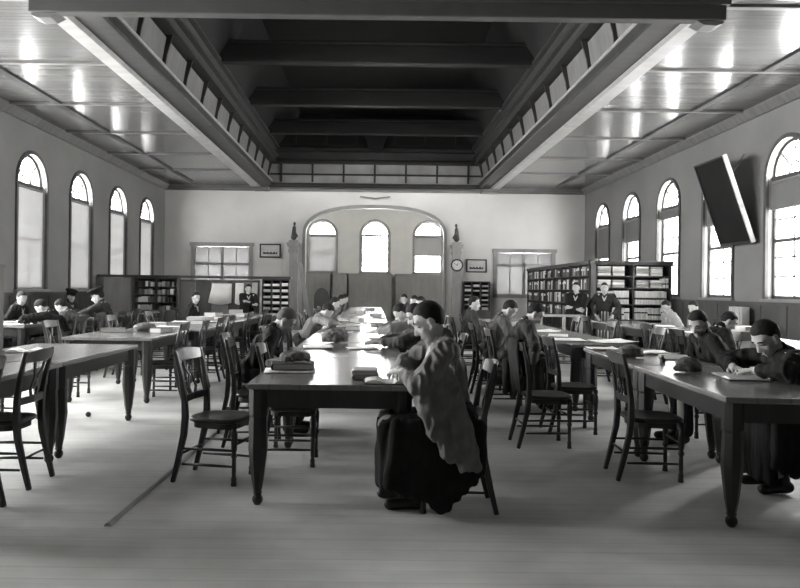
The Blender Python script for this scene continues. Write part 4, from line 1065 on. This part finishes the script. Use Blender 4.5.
def person(label, x, y, yaw, lean=15, head=25, turn=0, hands=((.52, .14, .835), (.52, -.14, .835)), robe='robe_dark', skirt='robe_black', style='kimono', te=.24, cap=None,
           s=1.0, face=True, vox=.013, stand=False, seed=1, hair=True, folds=7, bag=.26, curl=.5, group=None, feet=True, hem=.09, drape_side=None, collar='collar', bagrange=(.25, 1.0), hz=None, free_side=0, ax=.37, lap=False, fold=1.0, hairm='hair'):
    if lap: hands = ((te-.17, .12, .68), (te-.16, -.12, .67))
    rnd = random.Random(seed)
    a = math.radians(lean); hp = math.radians(lean*.75+head); tn_ = math.radians(turn)
    hz = hz or (.84*s if stand else .545); P = V((0, 0, hz))
    up = V((math.sin(a), 0, math.cos(a))); fw = V((math.cos(a), 0, -math.sin(a)))
    a2 = a*1.25; up2 = V((math.sin(a2), 0, math.cos(a2)))
    waist = P + up*.16*s; chest = waist + up*.15*s; nb = chest + up2*.17*s
    nk = nb + V((math.sin((a2+hp)/2), 0, math.cos((a2+hp)/2)))*.058*s
    f = V((math.cos(hp)*math.cos(tn_), math.sin(tn_)*math.cos(hp), -math.sin(hp))); l = V((-math.sin(tn_), math.cos(tn_), 0)); u = f.cross(l); 
    if u.z < 0: u = -u
    hc = nk + u*.082*s + f*.016*s
    mb = MB(); arms = []
    for k in (-1, 1):
        mb.cap(P+V((0, k*.06*s, .03)), waist+V((0, k*.05*s, 0)), .088*s, .085*s); mb.cap(waist+V((0, k*.05*s, 0)), chest+V((0, k*.065*s, 0)), .088*s, .098*s)
        mb.cap(chest+V((0, k*.065*s, 0)), nb+V((0, k*.05*s, -.05*s)), .098*s, .06*s)
    mb.cap(nb+V((0, -.145*s, -.045*s)), nb+V((0, .145*s, -.045*s)), .055*s)
    mb.cap(nb+V((-.01, 0, -.03)), nk+u*.04*s, .055*s, .05*s)
    head_parts(hc, f, u, l, mb, s)
    hm = []
    for k, h in zip((1, -1), hands):
        S = nb + V((0, k*.175*s, -.05*s)); Wt = V(h)
        for hh in (-.45, -.2, .1, .4, .8, 1.4):
            E, Wt = ik(S, Wt, .265*s, .245*s, V((-.15, k*1.0, hh)))
            if stand or lap or E.z > .845 or E.x < te - .11 or free_side == k: break
        mb.cap(S, E, .050*s, .040*s); mb.cap(E, Wt, .040*s, .026*s)
        d = (Wt-E).normalized()
        d2 = V((d.x, d.y, d.z*.25)).normalized() if not stand else d
        hm.append(hand_mesh(Wt + d*.012, d2, V((0, 0, 1)) if not stand else V((0, k*1.0, .2)), -k if not stand else k, curl, .0042 if vox < .010 else .0065)); arms.append((S, E, Wt, k))
    legs = []
    for k in (-1, 1):
        H = P + V((0, k*.08*s, 0))
        if stand: K = H + V((.03, k*.02, -.40*s)); A = V((0.0, k*.10, .085)); F = A + V((.14, k*.03, -.05))
        else: K = V((.415, k*.105, hz-.012)); A = V((ax + .05*rnd.random(), k*(.09+.03*rnd.random()), .085)); F = A + V((.14, k*.02, -.05))
        mb.cap(H, K, .074 if not stand else .082, .056); mb.cap(K, A, .055, .036); mb.cap(A+V((-.03, 0, -.045)), F, .036, .032); legs.append((H, K, A, F, k))
    me = voxel(mb, vox, 2, .35)
    bm = bmesh.new(); bm.from_mesh(me)
    for h in hm: bm.from_mesh(h); bpy.data.meshes.remove(h)
    zmin = min(v.co.z for v in bm.verts)
    bm.to_mesh(me); bm.free(); me.polygons.foreach_set('use_smooth', [True]*len(me.polygons))
    root = from_mesh('person', me, M['skin']); tag(root, label, 'person', group); root.location = (x, y, 0); root.rotation_euler.z = yaw
    if hair: from_mesh('hair', hair_mesh(hc, f, u, l, s, 'crop', seed), M[hairm], root)
    PP = lambda q, b, c: hc + (f*q + l*b + u*c)*s
    if face:
        for k in (-1, 1):
            mb = MB(); mb.cap(PP(.078, k*.018, .002), PP(.071, k*.040, .000), .0055*s, .0045*s, 8); mb.build('eye', M['eye'], root, smooth=True)
            mb = MB(); mb.tube([PP(.088, k*.014, .030), PP(.086, k*.030, .034), PP(.074, k*.048, .028)], [.0035*s, .005*s, .003*s], 6); mb.build('eyebrow', M['hair'], root, smooth=True)
        mb = MB(); mb.cap(PP(.0945, -.015, -.0715), PP(.0945, .015, -.0715), .0035*s, .0035*s, 8); mb.build('mouth', M['lip'], root, smooth=True)
    if cap:
        R = Matrix((f, l, u)).transposed(); mb = MB()
        rings = []
        for r, z in ((.098, .045), (.100, .085), (.128, .105), (.132, .120), (.120, .135), (.05, .142)):
            rings.append([hc + R @ V(((-.012 + r*math.cos(2*PI*k/20)*1.02)*s, r*.86*math.sin(2*PI*k/20)*s, z*s)) for k in range(20)])
        mb.loft(rings); c_ = mb.build('cap', M['robe_black'], root, smooth=True)
        mb = MB(); rings = []
        for k in range(9):
            t = -1+2*k/8; yy = t*.068; xx = .082*math.sqrt(1-.55*t*t)
            rings.append([PP(xx-.012, yy, .052), PP(xx+.045*(1-.8*t*t)-.01, yy, .034), PP(xx+.045*(1-.8*t*t)-.01, yy, .029), PP(xx-.012, yy, .045)])
        mb.loft(rings); mb.build('visor', M['black'], c_)
    # upper garment
    mb = MB(); g = .016*s
    for k in (-1, 1):
        mb.cap(P+V((.0, k*.07*s, .05)), waist+V((0, k*.06*s, 0)), .088*s, .092*s+g); mb.cap(waist+V((0, k*.06*s, 0)), chest+V((0, k*.07*s, 0)), .092*s+g, .102*s+g)
        mb.cap(chest+V((0, k*.07*s, 0)), nb+V((0, k*.06*s, -.052*s)), .10*s+g, .062*s+g)
    mb.cap(nb+V((-.015, -.15*s, -.05*s)), nb+V((-.015, .15*s, -.05*s)), .058*s+g)
    for i in range(4):                                       # folds across the back
        q = -.12+.08*i; mb.cap(nb+V((-.07*s, q*.8, -.07*s)), waist+V((-.09*s, q*1.1, -.02)), .026, .022, 8)
    mb.cap(nb+V((-.02*s, -.03*s, -.01*s)), nb+V((-.02*s, .03*s, -.01*s)), .048*s)
    if style == 'kimono':
        for q in (-.03, 0, .03): mb.cap(nb+V((-.045*s, q*1.3*s, .0)), nk+V((-.040*s, q*s, -.005*s)), .036*s, .026*s)
    else: mb.cap(nb, nb+(nk-nb)*.8, .066*s, .062*s)
    for S, E, Wt, k in arms:
        if style == 'kimono':
            W2 = E + (Wt-E)*.80
            mb.cap(S, E, .068*s, .060*s); mb.cap(E, W2, .060*s, .044*s)
            if free_side == k: path = [S + (E-S)*t/7 for t in range(8)] + [E + (W2-E)*t/6 for t in range(7)]
            else: path = [S + (E-S)*t for t in (.05, .3, .55, .8)] + [E + (W2-E)*t for t in (.0, .2, .4, .65, .95)]
            n_ = len(path); drop = bag
            for i, p in enumerate(path):
                t = i/(n_-1)
                L_ = drop*(.55+.45*math.sin(PI*min(1, t*1.1)))*rnd.uniform(.9, 1.05)
                if not bagrange[0] <= t <= bagrange[1]: continue
                b = V((p.x - .02 + .05*(t-.5), p.y + k*.035*rnd.uniform(.2, 1.2), max(p.z - L_, hz+.02 if not stand else 0.3)))
                if not stand and not lap and not (free_side == k) and b.x > te - .06: b.z = max(b.z, .77 + .055)
                if lap and b.x > te - .07: b.x = te - .07
                if free_side == k: b = V((-.12 + .36*t, k*(.335+.014*math.sin(i*2.1)), .33 + .02*math.sin(i*1.7) + .40*t*t)) if t < .85 else p
                mb.cap(p + V((0, k*.01, -.02)), b, .032, .038 if free_side == k else rnd.uniform(.022, .034), 8)
        else:
            W2 = E + (Wt-E)*.90
            mb.cap(S, E, .066*s, .060*s); mb.cap(E, W2, .060*s, .042*s)
    if style == 'coat' or stand:
        for i in range(9):
            q = 2*PI*i/9; mb.cap(P+V((.05*math.cos(q), .10*math.sin(q), .12)), P+V((.085*math.cos(q), .135*math.sin(q), -.10)), .05, .038, 8)
    gm = crease(voxel(mb, max(.009, vox*.95), 3, .45), (.014 if style == 'kimono' else .009)*fold, 16*(1+.3*(fold > 1)), 4.2, seed)
    from_mesh('robe' if style == 'kimono' else 'jacket', gm, M[robe], root)
    # collar band crossing on the chest
    mb = MB()
    for k in (-1, 1):
        c0 = nb + V((-.055*s, 0, .028*s)); c1 = nb + V((-.02*s, k*.068*s, .018*s)); c2 = nb + fw*.062*s + V((0, k*.05*s, -.045*s)); c3 = chest + fw*(.112*s+g) + V((0, -k*.01, .03*s))
        mb.bar([c0, c1, c2, c3], .016*s, .006*s, up=V((0, 0, 1)))
    mb.build('collar', M[collar], root, smooth=True)
    # lower garment
    mb = MB()
    if stand:
        for k in (-1, 1): H, K, A, F, _ = legs[0 if k < 0 else 1]; mb.cap(H, K, .095, .085); mb.cap(K, A+V((0, 0, .03)), .085, .075)
        if style == 'kimono' or skirt == 'stripe':
            for i in range(14):
                q = 2*PI*i/14; mb.cap(P+V((.075*math.cos(q), .12*math.sin(q), .08)), V((.15*math.cos(q), .20*math.sin(q), .10)), .040, .036, 8)
    else:
        for yy in (-.15, -.09, -.03, .03, .09, .15):
            mb.cap(P+V((-.04, yy, 0)), V((.36, yy*1.02, hz-.010)), .078, .064)
        mb.cap(P+V((-.06, -.10, .06)), P+V((-.06, .10, .06)), .085)
        if style == 'kimono':
            for i in range(folds):
                yy = -.185+.37*i/(folds-1); mb.cap(V((.425, yy, hz-.03)), V((.43+.03*rnd.uniform(-1, 1), yy*1.12+rnd.uniform(-.01, .01), hem+.035)), .052, .046, 8)
            mb.cap(V((.40, -.12, hz-.06)), V((.40, .12, hz-.06)), .06)
        else:
            for k in (-1, 1): mb.cap(V((.40, k*.105, hz-.02)), V((.375, k*.10, .12)), .072, .058)
        if drape_side:
            for q in drape_side[1]:
                mb.cap(V((q[0], drape_side[0]*.265, hz+.01)), V((q[1], drape_side[0]*(.295), q[2]+.035)), .042, .036, 8)
    from_mesh('hakama' if style == 'kimono' or skirt == 'stripe' else 'trousers', crease(voxel(mb, max(.010, vox), 3, .45), .010, 15, 2.5, seed+.5), M[skirt], root)
    if feet:
        for H, K, A, F, k in legs:
            mb = MB(); mb.cap(A+V((-.035, 0, -.04)), F+V((.005, 0, 0)), .041, .037); mb.cap(A, A+V((0, 0, .03)), .046, .044)
            mb.cap(A+V((-.035, 0, -.07)), F+V((.02, 0, -.018)), .016, .014)
            sm = voxel(mb, .009, 2); lo = min(v.co.z for v in sm.vertices)
            for v in sm.vertices: v.co.z = max(v.co.z - lo + .001, .001)
            from_mesh('shoe', sm, M['black'], root)
    dz = -min((c.co.z for c in me.vertices), default=0)
    return root

def seat(label, x, y, rz, dx=-.012, **kw):
    """a reader on a chair of the same kind"""
    r = person(label, x, y, rz, **kw)
    return r
def seated_chair(label, x, y, rz): return put(ch, x - .0*math.cos(rz), y, rz, label, 'wooden chairs at the reading tables')

SEATED = [
 # label, x, y, facing, chair label, kwargs
 ('man writing at the near centre table, close-cropped, grey robe with wide sleeve', .482, 4.58, PI, 'chair under the writer at the near centre table',
    dict(dx=.02, lean=7, head=27, hands=((.31, .06, .850), (.33, -.10, .845)), robe='robe_mid', skirt='robe_black', s=1.06, vox=.0075, te=.14, fold=1.7, bag=.50, folds=9, curl=.65, seed=2, hem=.15, bagrange=(.0, 1.0), free_side=1, ax=.24,
         drape_side=(1, [(.36, .40, .17), (.32, .34, .15), (.27, .29, .13), (.22, .23, .12), (.17, .18, .10), (.12, .13, .06), (.07, .09, .03), (.02, .05, .05), (-.03, .0, .10), (-.08, -.05, .15), (-.12, -.10, .20), (-.15, -.14, .26)]))),
 ('grey-haired person in black bowed over the left edge of the centre row', -1.16, 6.92, 0, 'chair under the bowed black-clad reader left of the centre row',
    dict(lean=24, head=30, robe='robe_black', lap=True, hairm='hair_grey', te=.36, vox=.010, seed=3)),
 ('smoky-robed reader left of the centre row, beside the grey bundle', -1.08, 11.0, 0, 'chair under the smoky-robed reader left of the centre row', dict(lean=30, head=30, robe='robe_mid', skirt='robe_dark', te=.30, face=False, seed=4)),
 ('dark-haired reader left of the centre row, just in front of the arch', -1.06, 14.0, 0, 'chair under the dark-haired reader left of the centre row', dict(lean=26, head=5, robe='robe_soft', face=False, seed=5, te=.28, lap=True)),
 ('grey reader far along the left of the centre row', -1.06, 17.5, 0, 'chair under the grey reader far along the left centre row', dict(lean=22, head=10, robe='robe_mid', face=False, seed=6, te=.28, lap=True)),
 ('farthest reader on the left side of the centre row', -1.06, 19.5, 0, 'chair under the farthest reader left of the centre row', dict(lean=22, head=10, robe='robe_soft', face=False, seed=7, te=.28, lap=True)),
 ('reader in soft grey robe seated behind the writer, arms on the centre row', .66, 7.35, PI, 'chair under the soft grey reader behind the writer', dict(lean=16, head=25, robe='robe_soft', te=.33, vox=.011, seed=8, hands=((.60, .14, .835), (.60, -.14, .835)))),
 ('reader in pale folded robe, third along the right of the centre row', .66, 9.2, PI, 'chair under the pale-robed reader right of the centre row', dict(lean=24, head=25, robe='robe_mid', te=.33, face=False, seed=9, hands=((.62, .14, .835), (.60, -.14, .835)))),
 ('pale-faced reader right of the centre row, nearest of the far three', .96, 12.2, PI, 'chair under the nearest of three far readers, right centre row', dict(lean=14, head=8, turn=55, robe='robe_dark', te=.5, face=False, seed=10, lap=True)),
 ('pale-faced reader right of the centre row, middle of the far three', .96, 14.2, PI, 'chair under the middle of three far readers, right centre row', dict(lean=14, head=8, turn=60, robe='robe_soft', te=.5, face=False, seed=11, lap=True)),
 ('pale-faced reader right of the centre row, farthest of the far three', .90, 17.55, PI, 'chair under the farthest of three far readers, right centre row', dict(lean=14, head=8, turn=60, robe='robe_soft', te=.5, face=False, seed=12, lap=True)),
 ('student in dark robe bowed at the third right table, nearer of the close pair', 1.60, 8.42, 0, 'chair under the nearer of the bowed pair at the third right table', dict(lean=20, head=28, turn=-12, robe='robe_dark', skirt='robe_dark', te=.46, vox=.010, seed=13, lap=True, bag=.36, s=1.04,
    drape_side=(-1, [(.30, .31, .14), (.22, .23, .12), (.14, .15, .11), (.06, .06, .12), (-.02, -.02, .14), (-.10, -.10, .2)]))),
 ('student in grey robe bowed at the third right table, farther of the close pair', 1.58, 9.70, 0, 'chair under the farther of the bowed pair at the third right table', dict(lean=16, head=32, turn=-10, robe='robe_soft', skirt='robe_dark', te=.5, vox=.011, seed=14, lap=True, bag=.36, s=1.04, drape_side=(-1, [(.30, .31, .14), (.22, .23, .12), (.14, .15, .11), (.06, .06, .12), (-.02, -.02, .14), (-.10, -.10, .2)]))),
 ('upright student in charcoal facing right, below the clock column', 1.57, 12.1, 0, 'chair under the upright charcoal student below the clock column', dict(lean=8, head=6, turn=-15, robe='robe_dark', te=.5, seed=15, face=False, lap=True)),
 ('bowed dark-haired reader in black at the right picture edge, over a large book', 3.10, 5.04, PI, 'chair under the bowed black-clad reader at the right picture edge', dict(lean=28, head=24, turn=14, robe='robe_black', te=.24, vox=.009, seed=16, skirt='robe_black', collar='collar_dark', ax=.26, drape_side=(1, [(.40, .44, .20), (.34, .38, .17), (.28, .31, .15), (.22, .24, .14), (.16, .18, .14), (.10, .12, .16), (.04, .05, .18), (-.02, -.01, .2), (-.08, -.08, .24), (-.13, -.13, .3)]), hands=((.50, .15, .848), (.54, -.08, .848)), s=1.04)),
 ('dark-uniformed student facing into the room, right side of second right table', 3.22, 6.62, PI, 'chair under the uniformed student at the second right table', dict(lean=20, head=22, turn=40, robe='robe_black', te=.3, vox=.009, seed=17, style='jacket', collar='collar_dark', lap=True)),
 ('student leaning far right over the nearest right window table', 3.98, 8.85, 0, 'chair under the leaning student at the right window tables', dict(lean=32, head=18, turn=-20, robe='robe_black', te=.45, vox=.011, seed=18, style='jacket', lap=True)),
 ('pale-robed reader by the right windows, next to the front bookcase', 5.76, 13.6, PI, 'chair under the pale-robed reader near the front bookcase', dict(lean=20, head=15, turn=30, robe='robe_light', te=.26, seed=19, face=False, lap=True)),
 ('grey-robed reader by the right windows, between tall window and radiator', 5.76, 12.5, PI, 'chair under the grey-robed reader near the radiator', dict(lean=18, head=10, turn=30, robe='robe_mid', te=.26, seed=20, face=False, lap=True)),
 ('dark reader against the left wall at the left picture edge', -6.38, 12.7, 0, 'chair under the dark reader at the left picture edge', dict(lean=14, head=10, turn=-30, robe='robe_black', te=.24, seed=21, face=False, lap=True)),
 ('dark bowed reader at the left window table, pale sheet under the arm', -4.62, 10.8, PI, 'chair under the bowed reader nearest at the left window tables', dict(lean=28, head=30, turn=10, robe='robe_black', te=.32, seed=22, face=False, vox=.011, hands=((.60, .16, .835), (.62, -.12, .835)))),
 ('small grey reader bent low between the dark reader and the capped one', -4.72, 11.75, PI, 'chair under the small bent reader at the left window tables', dict(lean=32, head=22, robe='robe_soft', te=.32, seed=23, face=False, lap=True)),
 ('capped student at the left window tables, dark jacket with pale collar', -4.70, 12.75, PI, 'chair under the capped student at the left window tables', dict(lean=12, head=14, turn=15, robe='robe_dark', te=.32, cap=1, seed=24, style='jacket', face=False, s=1.08)),
 ('capped reader by the left windows facing into the room', -6.40, 14.9, 0, 'chair under the capped reader by the left windows', dict(lean=10, head=8, turn=-25, robe='robe_dark', te=.24, cap=1, seed=25, style='jacket', face=False)),
 ('small dark reader at the left row just in front of the shelf screen', -3.82, 14.95, 0, 'chair under the small dark reader before the shelf screen', dict(lean=10, head=8, turn=-45, robe='robe_black', te=.26, seed=26, face=False, lap=True)),
]
for lab, x, y, rz, cl, kw in SEATED:
    seated_chair(cl, x, y, rz); person(lab, x + kw.pop('dx', 0), y, rz, **kw)
STAND = [
 ('student standing by the bookcases in dark robe, arms folded, left one', 4.46, 15.85, PI*1.35, dict(robe='robe_black', skirt='robe_black', hands=((.20, -.06, 1.02), (.20, .06, .98)), seed=31)),
 ('student standing by the bookcases in pale striped hakama, right one', 5.05, 15.78, PI*1.40, dict(robe='robe_dark', skirt='stripe', hands=((.16, .18, .86), (.16, -.18, .86)), seed=32)),
 ('student standing at the left screen in dark robe, beside the narrow white sheet', -3.08, 17.62, PI*1.6, dict(robe='robe_black', skirt='robe_black', hands=((.22, .0, 1.02), (.20, .05, .96)), seed=33, s=.92)),
]
for lab, x, y, rz, kw in STAND:
    person(lab, x, y, rz, lean=2, head=8, stand=True, face=False, te=9, bag=.24, **kw)

# ------------------------------------------------------------------ light and camera
w = bpy.data.worlds.new('sky'); scene.world = w; w.use_nodes = True
bg = w.node_tree.nodes['Background']; bg.inputs[0].default_value = (1, 1, 1, 1); bg.inputs[1].default_value = 9.0
scene.cycles.diffuse_bounces = 6
scene.cycles.sample_clamp_indirect = 8
cam = bpy.data.cameras.new('camera'); cam.lens = 32.4; cam.sensor_width = 36; cam.sensor_fit = 'HORIZONTAL'
cam.shift_x = 26/800; cam.shift_y = -5/800; cam.clip_end = 200
co = bpy.data.objects.new('camera', cam); COL.objects.link(co); co.location = (0, 0, 1.37)
co.rotation_euler = (PI/2, math.radians(-.7), 0)
scene.camera = co
vs = scene.view_settings
scene.display_settings.display_device = 'sRGB'
vs.view_transform = 'Standard'; vs.look = 'None'; vs.gamma = 1.0; vs.exposure = 3.2; vs.use_curve_mapping = False
